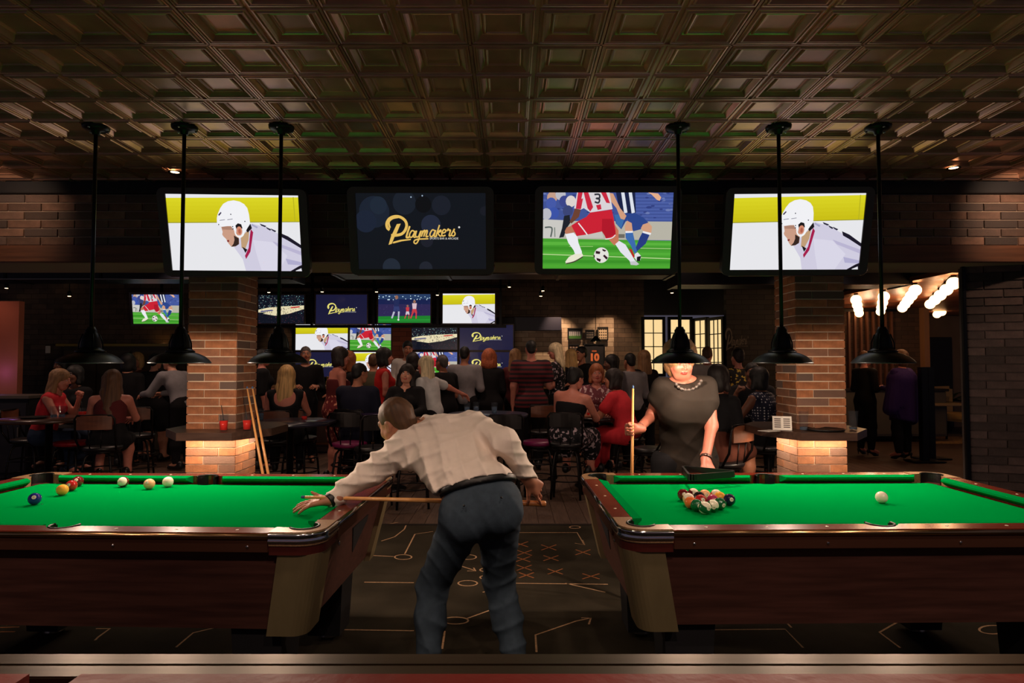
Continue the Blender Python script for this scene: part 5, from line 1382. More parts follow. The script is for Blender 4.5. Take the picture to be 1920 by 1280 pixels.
# ------------------------------------------------------------------ stools, chairs, bar tables
vinyl = {'red': mat('red_vinyl', (150, 24, 30), .35), 'purple': mat('red_vinyl_purple_lit', (112, 22, 74), .35), 'black': mat('black_vinyl', (20, 18, 20), .4), 'orange': mat('orange_red_vinyl', (196, 70, 44), .35)}  # purple variant: red vinyl with the purple room light put into its colour
ch_metal = mat('stool_metal', (30, 26, 26), .4, .7); ch_wood = mat('chair_wood', (110, 64, 42), .45, noise=.25, scale=6, stretch=(1, 6, 6))
def make_stool(seat, label, back=None, sh=.60):
    t = thing('bar_stool', label, 'stool')
    MB().lathe([(.001, sh-.045), (.17, sh-.045), (.185, sh-.035), (.192, sh-.015), (.185, sh-.002), (.14, sh+.008), (.001, sh+.012)], 28).obj('seat', vinyl[seat], t)
    MB().lathe([(.001, sh-.065), (.165, sh-.065), (.165, sh-.046), (.001, sh-.046)], 24).obj('seat_ring', ch_metal, t)
    lg = []
    for k in range(4):
        a = PI/4+k*PI/2; c, s = math.cos(a), math.sin(a)
        pts = [(c*.06, s*.06, sh-.07), (c*.13, s*.13, sh-.075), (c*.165, s*.165, sh-.11), (c*.178, s*.178, sh-.17), (c*.20, s*.20, .3), (c*.225, s*.225, .0)]
        MB().tube(pts, .0125, 8).obj('leg', ch_metal, t)
    for z, r in ((.20, .205), (.36, .193)):
        MB().tube([(r*math.cos(2*PI*i/24), r*math.sin(2*PI*i/24), z) for i in range(24)], .008, 6, closed=True).obj('foot_ring', ch_metal, t)
    if back:
        pts = [(-.17, -.10, sh-.03), (-.185, -.18, sh+.10), (-.185, -.205, sh+.30), (-.16, -.215, sh+.335), (.16, -.215, sh+.335), (.185, -.205, sh+.30), (.185, -.18, sh+.10), (.17, -.10, sh-.03)]
        MB().tube(pts, .011, 8).obj('back_frame', ch_metal, t)
        g = MB(); n = 9
        for z0, z1 in ((sh+.19, sh+.335),):
            a = []
            for i in range(n):
                x = -.165+.33*i/(n-1); y = -.205-.03*math.cos(x/.165*PI/2)
                a.append([g.bm.verts.new(p) for p in ((x, y-.008, z0), (x, y+.008, z0), (x, y+.008, z1), (x, y-.008, z1))])
            for p, q in zip(a, a[1:]):
                for k in range(4): g.bm.faces.new((p[k], p[(k+1) % 4], q[(k+1) % 4], q[k]))
            g.bm.faces.new(a[0]); g.bm.faces.new(a[-1])
        g.obj('backrest', ch_wood if back == 'wood' else ch_metal, t)
        MB().tube([(-.06, -.20, sh+.19), (-.05, -.17, sh-.04)], .006, 6).obj('back_spindle', ch_metal, t); MB().tube([(.06, -.20, sh+.19), (.05, -.17, sh-.04)], .006, 6).obj('back_spindle', ch_metal, t)
    return t
X = lambda px, Y: (px-960)*Y/F
protos = {}
def stool(seat, back, px, Y, rz, label, sh=.60):
    k = (seat, back, sh)
    if k not in protos:
        protos[k] = make_stool(seat, label, back, sh); o = protos[k]; o.location = (X(px, Y), Y, 0); o.rotation_euler = (0, 0, math.radians(rz)); o['group'] = 'bar stools'
        return o
    return dup(protos[k], (X(px, Y), Y, 0), math.radians(rz), label, 'bar stools')
stool('red', None, 140, 7.15, 0, 'backless stool with round red seat below the far left table')
stool('black', 'wood', 196, 6.75, 12, 'wood-backed stool of the woman with bare shoulders at the far left table')
stool('black', 'wood', 262, 7.9, 20, 'wood-backed stool between the far left table and the left brick pillar')
stool('black', 'wood', 58, 7.4, -80, 'stool under the blonde woman in coral at the far left table')
stool('black', 'wood', 152, 8.2, 180, 'stool under the dark figure behind the far left table')
stool('black', 'wood', 522, 7.35, 10, 'wood-backed stool of the blonde woman with the bare back, mid left')
stool('black', 'wood', 566, 7.6, -15, 'empty wood-backed stool to the right of the blonde woman with the bare back')
stool('purple', 'metal', 657, 7.05, 0, 'stool with purple-lit red seat and metal back, left of the leaning man')
stool('black', 'metal', 700, 6.7, 30, 'dark metal stool just left of the head of the leaning man')
stool('black', 'wood', 775, 6.6, 10, 'dark stool under the leaning arm of the man at the pool table')
stool('black', 'metal', 945, 6.8, 5, 'dark metal-backed stool behind the right arm of the leaning man')
stool('purple', None, 1010, 7.2, 0, 'backless stool with round purple-lit red seat right of the leaning man')
stool('black', 'wood', 1018, 8.3, 0, 'wood-backed stool behind the purple-lit red seat, beside the striped shirt man')
stool('black', 'metal', 1062, 7.05, -10, 'stool of the bare-backed woman in the floral skirt')
stool('black', 'metal', 1120, 8.2, 180, 'stool of the smiling woman in the floral top')
stool('black', 'metal', 1178, 7.5, 80, 'black bentwood stool under the woman in coral')
stool('black', 'metal', 1218, 6.6, 60, 'black stool between the upright cue and the woman in black')
stool('black', 'wood', 1352, 5.7, 40, 'stool behind the hip of the woman in black')
stool('black', 'metal', 1408, 7.7, 200, 'stool of the dark-haired man facing the camera near the right pillar')
stool('black', 'metal', 1440, 6.7, 20, 'stool of the woman in the polka dot top by the right pillar')
stool('black', 'metal', 668, 7.58, -10, 'stool of the man in the dark navy jacket')
stool('black', 'metal', 764, 8.1, 180, 'stool of the laughing woman in black in the middle')
stool('orange', None, 925, 9.2, 0, 'tall stool with orange-red seat before the bar', .74)
stool('orange', None, 740, 9.4, 0, 'tall stool with orange-red seat at the bar behind the laughing woman', .74)
def bar_table(label, px, Y, r, z, sides=32, top=(38, 32, 32), square=False):
    t = thing('bar_table', label, 'table', (X(px, Y), Y, 0))
    m = mat('table_top_%d_%d_%d' % top, top, .28, noise=.15, scale=6, coat=.3)
    prof = [(.001, z-.035), (r-.01, z-.035), (r, z-.028), (r, z-.006), (r-.006, z), (.001, z)]
    MB().lathe(prof, sides, Matrix.Rotation(PI/8, 4, 'Z')).obj('table_top', m, t)
    MB().lathe([(.001, z-.036), (.11, z-.036), (.10, z-.055), (.035, z-.06), (.035, .035), (.001, .035)], 20).obj('column', black_metal, t)
    MB().lathe([(.001, 0), (.26, 0), (.26, .012), (.06, .035), (.001, .035)], 28).obj('base', black_metal, t)
    return t
bar_table('round dark bar table at the far left between the blonde and the bare-shouldered woman', 96, 6.95, .48, .88, top=(70, 46, 36))
bar_table('octagonal blue-black bar table right of the left brick pillar', 546, 6.55, .46, .88, 8, (34, 34, 52))
bar_table('bar table with bluish sheen behind the back of the leaning man', 915, 7.3, .46, .90, top=(60, 66, 90))
bar_table('round dark table between the floral-skirt woman and the woman in coral', 1117, 7.7, .33, .83, top=(40, 26, 28))
bar_table('dark bar table left of the right brick pillar with a couple behind', 1366, 7.5, .42, .88)
bar_table('small dark table behind the leaning man, before the laughing woman', 722, 7.5, .30, .90, top=(44, 34, 60))
# glasses
liq_red = mat('red_drink', (240, 44, 26), .15, spec=.4); liq_water = mat('iced_water', (150, 180, 210), .1, trans=.8)
def make_glass(h=.13, r0=.030, r1=.038, liquid=liq_red, fill=.62, straw=False, name='drinking_glass'):
    t = thing(name, '', 'glass')
    MB().lathe([(.001, 0), (r0, 0), (r1, h), (r1-.0025, h), (r0-.003, .008), (.001, .008)], 22, cap=False).obj('glass_body', glass_m, t)
    if liquid:
        rf = r0+(r1-r0)*fill
        MB().lathe([(.001, .009), (r0-.0035, .009), (rf-.0035, h*fill), (.001, h*fill)], 22).obj('liquid', liquid, t)
        g = MB()
        for k in range(3): g.box((-.009, -.009, h*fill-.012), (.009, .009, h*fill+.006), .002, Matrix.Rotation(k*2, 4, 'Z') @ Matrix.Translation((.012, 0, 0)))
        g.obj('ice', glass_m, t)
    if straw: MB().tube([(.01, 0, .02), (-.02, 0, h+.07)], .003, 6).obj('straw', mat('straw', (30, 26, 28), .4), t)
    return t
def glass(label, loc, **k):
    t = make_glass(**k); t.location = loc; t['label'] = label; return t
LZ = .945
q = at(419, 812, 4.93); glass('red iced drink standing on the left ledge, left one of two', (q.x, 4.93, LZ), straw=True)
q = at(463, 810, 4.98); glass('red iced drink on the left ledge near the pool cues, right one of two', (q.x, 4.98, LZ), straw=True)
q = at(1507, 810, 4.95); glass('empty tumbler on the right ledge in front of the brick pillar', (q.x, 4.95, LZ), liquid=liq_water, fill=.2, h=.15)
q = at(1600, 810, 5.0); glass('empty tumbler on the right ledge beyond the pillar corner', (q.x, 5.0, LZ), liquid=liq_water, fill=.15, h=.15)
q = at(1545, 812, 4.98); tag(MB().lathe([(.001, 0), (.135, 0), (.15, .014), (.146, .016), (.13, .006), (.001, .006)], 32).obj('tray', leather_black, None, (q.x, 4.97, LZ+.001)), 'round black serving tray lying on the right ledge', 'tray')
q = at(1465, 808, 5.0)
g = MB(); g.box((-.07, -.001, 0), (.07, .001, .11), 0, Matrix.Rotation(-.25, 4, 'X'))
mc = tag(g.obj('menu_card', white_paper, None, (q.x, 4.98, LZ+.002), (0, 0, -.3)), 'small printed menu card standing on the right ledge', 'menu')
tg = MB()
for r in range(5):
    for c in (-1, 1): tg.box((c*.033-.024, -.0016, .02+r*.016), (c*.033+.024, -.0011, .028+r*.016), 0, Matrix.Rotation(-.25, 4, 'X'))
tg.obj('print', mat('print_ink', (90, 80, 78), .8), mc)
q = at(1440, 808, 4.95); tag(MB().box((-.07, -.05, 0), (.07, .05, .003)).obj('leaflet', white_paper, None, (q.x, 4.93, LZ+.001), (0, 0, .5)), 'white leaflet lying flat on the right ledge left of the menu', 'leaflet')
for px, Y, z, lb, kw in ((104, 6.85, .88, 'stemmed glass on the far left table, left of two', {}), (119, 6.9, .88, 'stemmed glass on the far left table, right of two', {}), (158, 7.0, .88, 'red drink with straws on the far left table', dict(r0=.04, r1=.048, h=.10, straw=True)),
                       (876, 7.2, .90, 'blue-tinted tumbler at the left on the bluish table', dict(liquid=liq_water)), (893, 7.3, .90, 'tumbler with ice beside the blue-tinted one on the bluish table', dict(liquid=liq_water)), (927, 7.2, .90, 'tumbler at the right on the bluish table', dict(liquid=liq_water)),
                       (1105, 7.55, .83, 'small glass on the round table in front of the smiling woman', dict(h=.09)), (1128, 7.6, .83, 'glass near the hands of the woman in coral', dict(liquid=liq_water)), (490, 6.5, .88, 'tall glass at the left on the octagonal table', dict(liquid=liq_water)),
                       (572, 6.6, .88, 'small glass with red drink on the octagonal table', dict(h=.07, r0=.03, r1=.03))):
    glass(lb, (X(px, Y), Y, z+.001), **({'liquid': None} | kw) if not kw else (X(px, Y), Y, z+.001) and None) if False else glass(lb, (X(px, Y), Y, z+.001), **(kw or {'liquid': liq_water, 'fill': .3}))
# menus and plate on the far left table
tag(MB().lathe([(.001, 0), (.10, 0), (.14, .016), (.136, .018), (.10, .006), (.001, .006)], 28).obj('plate', black_metal, None, (X(66, 6.85), 6.85, .881)), 'dark round tray on the far left table before the woman in coral', 'tray')
# ------------------------------------------------------------------ bar counter and back bar
t = thing('bar_counter', 'long bar counter with warm glowing top edge behind the standing guests', 'bar counter', (-1.2, 10.55, 0))
MB().box((-4.2, -.02, .02), (3.2, .36, 1.06)).obj('counter_front', mat('bar_front', (48, 34, 28), .5, noise=.2, scale=5), t)
MB().box((-4.3, -.22, 1.06), (3.3, .4, 1.11), .008).obj('counter_top', mat('bar_top', (190, 140, 92), .3, noise=.15, scale=5, stretch=(.5, 6, 1)), t)
fp = MB().box((-.42, -.03, .12), (.42, -.02, .95), .006).mesh('front_panel', mat('bar_panel', (66, 46, 36), .45, noise=.2, scale=5))
for i in range(8): inst('front_panel', fp, t, (-3.75+i*.92, -.002, 0))
MB().tube([(-4.2, -.2, .18), (3.2, -.2, .18)], .02, 10).obj('foot_rail', mat('brass_rail', (170, 120, 70), .3, 1), t)
lamp('counter_lamp', 'SPOT', (-.6, 10.2, 3.0), 26, WARM, .04, 100, .8, (-.6, 10.5, 1.1)); lamp('counter_lamp', 'SPOT', (-2.8, 10.2, 3.0), 18, WARM, .04, 100, .8, (-2.8, 10.5, 1.1))
rnd = random.Random(9); bot_cols = [(60, 90, 40), (140, 80, 30), (210, 210, 220), (40, 30, 28), (160, 40, 30), (200, 170, 90)]
bmats = [mat('bottle_%d' % i, c, .12, spec=.6) for i, c in enumerate(bot_cols)]
bsh = MB().box((-4.1, 0, .95), (.1, .25, 1.0), .005)
bsh.box((-4.1, 0, 0), (.1, .25, .95)); tag(bsh.obj('back_bar', mat('back_bar_wood', (52, 40, 36), .5), None, (0, 10.98+.0, 0)), 'dark back bar cabinet below the video wall', 'cabinet')
bots = []
for i in range(26):
    r = rnd.uniform(.028, .036); h = rnd.uniform(.22, .30); m = bmats[i % 6]
    b = MB().lathe([(.001, 0), (r, 0), (r, h*.55), (r*.9, h*.62), (.012, h*.74), (.011, h*.95), (.014, h*.95), (.014, h), (.001, h)], 12).obj('bottle', m, None, (-4.0+i*.155, 11.1, 1.001))
    tag(b, '%s bottle, number %d from the left on the back bar below the video wall' % (['green', 'amber', 'clear white', 'black', 'red', 'golden'][i % 6], i+1), 'bottle', 'bottles on the back bar')
# framed pictures on the pale brick wall
def framed(label, x0, y0, x1, y1, Y, bg, fr=(16, 15, 16), deco=None):
    a, b = at(x0, y1, Y), at(x1, y0, Y); w_, h = b.x-a.x, b.z-a.z
    t = thing('picture_frame', label, 'picture', ((a.x+b.x)/2, Y, a.z))
    f = .022; g = MB(); g.box((-w_/2, -.03, 0), (w_/2, 0, f)).box((-w_/2, -.03, h-f), (w_/2, 0, h)).box((-w_/2, -.03, f), (-w_/2+f, 0, h-f)).box((w_/2-f, -.03, f), (w_/2, 0, h-f)); g.obj('frame', mat('frame_%d' % fr[0], fr, .4), t)
    MB().box((-w_/2+f, -.012, f), (w_/2-f, -.004, h-f)).obj('print', mat('print_%d_%d_%d' % bg, bg, .7), t)
    if deco: deco(t, w_-2*f, h-2*f, f)
    return t
def d_field(t, w_, h, f):
    MB().box((-w_/2, -.0135, f), (w_/2, -.0125, f+h*.45)).obj('grass_area', mat('print_grass', (46, 96, 36), .7), t)
    g = MB(); rnd = random.Random(1)
    for i in range(6):
        x = -w_/2+w_*(i+.6)/6.5; g.box((x-.012, -.0145, f+h*.3), (x+.012, -.0138, f+h*.75))
    g.obj('player_shapes', mat('print_players', (150, 150, 160), .7), t)
def d_grid(nx, ny, col):
    def d(t, w_, h, f):
        g = MB()
        for i in range(nx):
            for j in range(ny):
                x = -w_/2+w_*(i+.5)/nx; z = f+h*(j+.5)/ny; g.box((x-w_*.3/nx, -.0140, z-h*.3/ny), (x+w_*.3/nx, -.0128, z+h*.3/ny))
        g.obj('printed_squares', mat('print_sq_%d' % col[0], col, .7), t)
    return d
def d_jersey(t, w_, h, f):
    g = MB(); P = [(-.30, .05), (.30, .05), (.30, .62), (.48, .60), (.48, .82), (.18, .95), (-.18, .95), (-.48, .82), (-.48, .60), (-.30, .62)]
    g.prism([(x*w_, y*h+f) for x, y in P], .0128, .0150, Matrix(((1, 0, 0, 0), (0, 0, -1, 0), (0, 1, 0, 0), (0, 0, 0, 1)))); g.obj('jersey', mat('jersey_cloth', (26, 26, 36), .8), t)
    me = text_mesh('10', h*.42, mat('jersey_number', (226, 120, 70), .7, emit=.15), bold=.01); inst('number', me, t, (0, -.0158, f+h*.45), (PI/2, 0, 0))
    g = MB(); g.box((-w_*.12, -.0160, f+h*.70), (w_*.12, -.0152, f+h*.76)); g.obj('name_strip', mat('jersey_name', (200, 110, 70), .7), t)
framed('framed photograph of players on green grass on the pale brick wall', 1064, 615, 1092, 637, 11.66, (24, 28, 40), deco=d_field)
framed('small black framed print between the grass photograph and the white grid print', 1097, 618, 1115, 637, 11.66, (24, 24, 28), deco=d_grid(4, 3, (110, 104, 100)))
framed('black framed white print with a grid of small pictures', 1120, 613, 1140, 638, 11.66, (210, 190, 160), deco=d_grid(4, 4, (70, 60, 54)))
framed('framed dark sports jersey with orange number 10', 1094, 644, 1134, 692, 11.66, (20, 24, 34), deco=d_jersey)
framed('small black frame left of the framed number 10 jersey', 1065, 645, 1086, 662, 11.66, (40, 30, 30), deco=d_grid(3, 2, (140, 120, 110)))
q = at(1117, 640, 10.9); t = thing('pendant_lamp', 'small far pendant lamp in front of the framed pictures', 'lamp', q)
MB().lathe([(.10, 0), (.104, .01), (.05, .06), (.02, .09), (.001, .10)], 20, cap=False).obj('lamp_shade', pend_metal, t); MB().tube([(0, 0, .09), (0, 0, 3.1-q.z)], .006, 6).obj('rod', pend_metal, t)
MB().ball((0, 0, .03), .028, 12).obj('bulb', MATS['lamp_lens'], t)
tag(MB().box((-1.25, -.02, 0), (1.25, .04, .35), .01).obj('wall_screen_box', mat('navy_panel', (20, 22, 44), .5), None, at(1008, 617, 11.5)), 'dark navy panel at the top of the pale brick wall right of the video wall', 'panel') if False else None
o = MB().box((-.43, -.04, -.12), (.43, .19, .12), .006).obj('panel_box', mat('navy_panel', (20, 22, 44), .5), None, at(1008, 607, 11.5)); tag(o, 'dark navy box on top of the pale brick wall right of the video wall', 'panel')
# faded chalk lettering on the grey wall
sign = struct(link(bpy.data.objects.new('trim_8', None))); sign.name = 'painted_sign'
del sign['kind']; tag(sign, 'faded chalk script lettering painted on the grey wall left of the right pillar', 'wall sign')
a = at(1358, 660, 10.69); b = at(1404, 614, 10.69)
lg = Pic(); draw_logo(lg, TR(500, 360, 1400, 700), (122, 114, 100), (122, 114, 100))
lm = bpy.data.meshes.new('lettering'); lm.from_pydata(lg.v, [], lg.f); lm.materials.append(mat('faded_chalk_paint', (132, 122, 106), .9))
sign.location = (a.x, 10.69, a.z); s_ = inst('lettering', lm, sign, (0, 0, 0), (PI/2, 0, 0)); s_.scale = (b.x-a.x, b.z-a.z, 1)
# ------------------------------------------------------------------ lounge furniture
def stand(label, px, Y, h, w_):
    t = thing('stanchion_post', label, 'post', (X(px, Y), Y, 0)); MB().box((-w_/2, -.05, .02), (w_/2, .05, h), .005).obj('post', black_metal, t); MB().box((-.24, -.14, 0), (.24, .14, .02), .005).obj('base_plate', black_metal, t)
stand('left black square post standing beside the woman in purple', 1729, 9.6, 1.42, .10); stand('right black square post beyond the woman in purple', 1741, 9.9, 1.42, .10)
t = thing('armchair', 'pale yellow armchair in the lounge at the right', 'chair', (X(1790, 13.2), 13.2, 0), .5); ym = mat('pale_yellow_fabric', (196, 160, 92), .8)
MB().box((-.34, -.32, .30), (.34, .30, .46), .05).obj('seat', ym, t); MB().box((-.34, .20, .40), (.34, .34, 1.0), .06).obj('backrest', ym, t)
for sx in (-1, 1):
    MB().tube([(sx*.37, .3, .7), (sx*.37, -.2, .68), (sx*.37, -.32, .6), (sx*.37, -.3, 0)], .02, 8).obj('arm', black_metal, t); MB().tube([(sx*.33, .28, .4), (sx*.34, .36, 0)], .018, 8).obj('leg', black_metal, t)
t = thing('low_table', 'low lounge table with small things on it beside the posts', 'table', (X(1752, 12.2), 12.2, 0)); MB().box((-.42, -.3, .68), (.42, .3, .73), .01).obj('table_top', mat('lounge_table_top', (150, 124, 80), .4), t)
for sx in (-1, 1):
    for sy in (-1, 1): MB().tube([(sx*.36, sy*.25, .68), (sx*.38, sy*.27, 0)], .02, 8).obj('leg', black_metal, t)
for i in range(4): tag(MB().lathe([(.001, 0), (.03, 0), (.04, .12), (.037, .12), (.027, .006), (.001, .006)], 14).obj('drinking_glass', glass_m, None, (X(1752, 12.2)-.2+i*.13, 12.1+.05*(i % 2), .731)), 'small glass on the low lounge table', 'glass', 'glasses on the lounge table')
tag(MB().box((-1.3, -.8, -.006), (1.3, .8, .006)).obj('rug', mat('lounge_rug', (150, 116, 66), .95, pattern='blobs', col2=(90, 66, 40), scale=14), None, (X(1775, 12.9)+.3, 12.6, .0)), 'patterned tan rug on the lounge floor', 'rug')
t = thing('potted_palm', 'dark potted palm in the lounge behind the armchair', 'plant', (X(1765, 14.0), 14.0, 0))
MB().lathe([(.001, 0), (.16, 0), (.22, .4), (.20, .4), (.15, .03), (.001, .03)], 20).obj('pot', dark_paint, t)
rnd = random.Random(8)
for k in range(12):
    g = MB(); a = k*2.4; L = rnd.uniform(.6, .95); pr = None
    for i in range(7):
        u = i/6; r = L*u*.8; z = .4+L*1.25*u-.75*L*u*u; w_ = .055*math.sin(PI*min(u+.08, 1)); c, s = math.cos(a), math.sin(a)
        cur = [g.bm.verts.new((c*r-s*w_, s*r+c*w_, z)), g.bm.verts.new((c*r, s*r, z+.015)), g.bm.verts.new((c*r+s*w_, s*r-c*w_, z))]
        if pr: g.bm.faces.new((pr[0], pr[1], cur[1], cur[0])); g.bm.faces.new((pr[1], pr[2], cur[2], cur[1]))
        pr = cur
    g.obj('frond', mat('palm_leaf', (40, 56, 34), .5), t)
t = thing('side_cabinet', 'long dark lounge cabinet behind the two women at the right', 'cabinet', (X(1665, 12.2), 12.25, 0))
MB().box((-1.0, -.2, .1), (1.0, .2, .95), .01).obj('body', mat('cabinet_olive', (66, 60, 48), .5), t); MB().box((-1.04, -.23, .95), (1.04, .23, 1.0), .008).obj('top', dark_paint, t)
dd = MB().box((-.23, -.212, .14), (.23, -.2, .92), .004).mesh('door', mat('cabinet_door', (76, 70, 56), .5)); hh = MB().box((-.01, -.03, -.06), (.01, 0, .06), .003).mesh('handle', brushed)
for i in range(4): d_ = inst('door', dd, t, (-.75+i*.5, 0, 0)); inst('handle', hh, d_, (.18 if i % 2 == 0 else -.18, -.212, .6))
# floor lamp and cabinet against the left back wall
q = at(262, 640, 10.3); t = thing('buffet_hutch', 'tall cabinet with yellow-lit top against the wall below the small left screen', 'cabinet', (q.x-.25, 10.35, 0))
MB().box((-.9, -.18, 0), (.75, .2, 1.75), .01).obj('body', mat('hutch_body', (62, 56, 44), .6), t); MB().box((-1.0, -.22, 1.75), (.85, .22, 1.79), .006).obj('top', mat('hutch_top', (150, 130, 60), .5), t)
hd = MB().box((-.26, -.012, .1), (.26, 0, 1.68), .004).mesh('door', mat('hutch_door', (76, 68, 52), .55))
for i in range(3): d_ = inst('door', hd, t, (-.62+i*.545, -.182, 0)); inst('handle', hh, d_, (.2, -.012, .95))
tag(MB().box((-.04, -.008, -.06), (.04, .008, .06), .004).obj('wall_switch', white_paper, None, at(90, 655, 10.59)), 'small white switch plate on the far left brick wall', 'switch')
t = thing('low_cabinet', 'low dark cabinet at the left edge below the salmon wall', 'cabinet', (X(12, 8.4), 8.4, 0)); MB().box((-.5, -.25, 0), (.5, .25, 1.02), .01).obj('body', dark_paint, t); MB().box((-.52, -.27, 1.02), (.52, .27, 1.06), .006).obj('top', mat('worn_top', (90, 80, 70), .5), t)
for i in range(2): d_ = inst('door', MB().box((-.23, -.01, .08), (.23, 0, .96), .004).mesh('door', mat('dark_door', (34, 30, 30), .5)), t, (-.25+i*.5, -.25, 0)); inst('handle', hh, d_, (.15, -.01, .6))

struct(MB().box((-3.95, 11.37, 0), (.04, 11.69, 2.3), .01).obj('wall_video', dark_paint))
q = at(293, 580, 9.6); tag(MB().tube([(q.x, 9.68, q.z), (q.x, 9.74, q.z+.1), (q.x, 9.74, 3.1)], .022, 10).obj('screen_mount', black_metal), 'black ceiling pole holding the small soccer screen at the left', 'mount')
# ------------------------------------------------------------------ clothes
def cm(name, col, **k): return mat('cloth_'+name, col, k.pop('rough', .85), 0, spec=.25, noise=k.pop('noise', .08), **k)
BLK = cm('black', (20, 19, 22)); NAVY = cm('navy', (24, 26, 44)); DENIM = cm('denim', (40, 52, 74)); RED = cm('red', (190, 34, 32)); CORAL = cm('coral', (206, 48, 58)); MAROON = cm('maroon', (92, 34, 36))
WHITE = cm('white_shirt', (214, 206, 200)); GREY = cm('grey_shirt', (140, 136, 140)); OLIVE = cm('olive', (84, 80, 60)); TEE = cm('tee', (206, 206, 206)); PURP = cm('purple', (54, 34, 96)); DKBROWN = cm('brown', (96, 52, 40))
POLO = mat('cloth_polo', (40, 26, 32), .85, pattern='stripes', col2=(112, 34, 42), scale=5.2)
FLOR = mat('cloth_floral', (18, 18, 24), .85, pattern='blobs', col2=(200, 180, 190), scale=22); FLOR2 = mat('cloth_floral2', (30, 26, 24), .85, pattern='blobs', col2=(214, 180, 70), scale=20); FLOR3 = mat('cloth_floral3', (120, 60, 70), .85, pattern='blobs', col2=(220, 190, 190), scale=24)
FLORR = mat('cloth_floral_red', (110, 24, 30), .85, pattern='blobs', col2=(220, 150, 120), scale=22)
DOTS = mat('cloth_dots', (24, 28, 52), .85, pattern='dots', col2=(210, 210, 215), scale=34)
T_, D_ = 'trousers', 'dress'
def P(label, px, Y, face, **k): return person(label, X(px, Y), Y, face, **k)
# far left table
P('blonde woman in a coral sleeveless top at the far left table, chin on hand', 84, 7.4, -78, H=1.60, sit=True, seat=.56, lean=18, head=(0, 8, 0), arms=('up', 'table'), hands=('grip', 'flat'), top=('crew', CORAL, 0), bottom=(T_, DENIM), hair=('long', 'lightbrown'), skin='rosy')
P('woman with long dark hair and bare shoulders at the far left table, from behind', 208, 6.92, 24, H=1.58, sit=True, seat=.56, lean=14, head=(22, 18, 6), arms=('table', 'table'), hands=('flat', 'relax'), top=('off_shoulder', MAROON, 0), bottom=(D_, BLK, .95), hair=('longer', 'brown'), skin='rosy')
P('dark seated figure in black behind the far left table', 150, 8.25, 170, H=1.62, sit=True, seat=.58, lean=8, arms=('lap', 'lap'), top=('crew', BLK, 2), bottom=(T_, BLK), hair=('bob', 'black'), skin='brown')
P('woman with black hair in black standing behind the bare-shouldered woman', 240, 9.15, 10, H=1.58, arms=('bent', 'down'), top=('crew', BLK, 2), bottom=(T_, BLK), hair=('bob', 'black'), skin='tan')
P('woman in a black dress with bare calves standing left of the left brick pillar', 290, 9.6, -8, H=1.60, w=1.12, arms=('bent', 'bent'), top=('crew', BLK, 2), bottom=(D_, BLK, .85), hair=('cap_short', 'black'), skin='fair', legs=(.0, .06))
P('blonde woman facing the camera behind the dark figures at the left', 258, 10.0, 175, H=1.62, arms=('down', 'bent'), top=('crew', DKBROWN, 2), bottom=(T_, NAVY), hair=('bob', 'blonde'), skin='fair')
P('man in a grey patterned jacket leaning over beside the left brick pillar', 345, 8.9, 70, H=1.66, female=False, lean=32, arms=('table', 'table'), top=('crew', GREY, 2), bottom=(T_, BLK), hair=('short', 'brown'), skin='fair')
P('person in dark clothes with a dark bob standing behind the far left table', 118, 9.4, 160, H=1.52, arms=('down', 'bent'), top=('crew', BLK, 2), bottom=(T_, NAVY), hair=('bob', 'black'), skin='brown')
# middle left
P('woman with long blonde hair and bare back in black, behind the third pendant', 536, 7.35, 14, H=1.62, sit=True, seat=.58, lean=4, head=(10, 6, 4), arms=('lap', 'table'), hands=('relax', 'relax'), top=('halter', BLK, 0), bottom=(T_, BLK), hair=('longer', 'blonde'), skin='rosy', w=1.1)
P('dark-haired person behind the left brick pillar edge, seen in profile', 492, 8.9, -60, H=1.66, arms=('bent', 'down'), top=('crew', BLK, 1), bottom=(T_, BLK), hair=('cap_short', 'black'), skin='rosy')
P('grey-haired person in black with folded arms in front of the left video wall', 573, 9.5, 200, H=1.72, arms=('bent', 'bent'), top=('crew', BLK, 1.6), bottom=(T_, BLK), hair=('cap_short', 'grey'), skin='tan', female=False)
P('dark-haired woman in a maroon camisole and red floral skirt, turned right', 628, 8.0, -55, H=1.66, lean=6, head=(-10, 4, 0), arms=('bent', 'bent'), top=('strapless', MAROON, 0), bottom=(D_, FLORR, .9), hair=('bob', 'dark'), skin='rosy')
P('woman with auburn curls facing the dark-haired woman in the maroon camisole', 652, 8.7, 130, H=1.60, arms=('bent', 'down'), top=('crew', BLK, 1), bottom=(T_, BLK), hair=('curly', 'auburn'), skin='tan')
P('seated man in a dark navy jacket, seen from behind', 668, 7.45, -14, H=1.72, female=False, sit=True, seat=.58, lean=6, head=(-26, 4, 0), arms=('table', 'lap'), top=('crew', NAVY, 2), bottom=(T_, NAVY), hair=('cap_short', 'black'), skin='tan', w=1.12)
P('man in an olive jacket between the navy jacket man and the woman in red', 700, 9.1, 8, H=1.60, female=False, lean=10, arms=('bent', 'bent'), top=('crew', OLIVE, 2), bottom=(T_, BLK), hair=('cap_short', 'brown'), skin='tan')
P('woman with a black bob in a sleeveless red dress, turned right', 719, 8.5, -70, H=1.66, arms=('down', 'bent'), top=('crew', RED, 0), bottom=(D_, RED, .9), hair=('bob', 'black'), skin='rosy')
P('tall dark-haired man in a pale shirt by the reddish brick column', 764, 10.1, 168, H=1.84, female=False, head=(25, 10, 0), arms=('bent', 'bent'), top=('crew', WHITE, 2), bottom=(T_, BLK), hair=('short', 'black'), skin='tan')
P('dark-haired person in black behind the laughing woman', 774, 9.2, 0, H=1.60, arms=('bent', 'bent'), top=('crew', BLK, 2), bottom=(T_, BLK), hair=('bob', 'dark'), skin='tan')
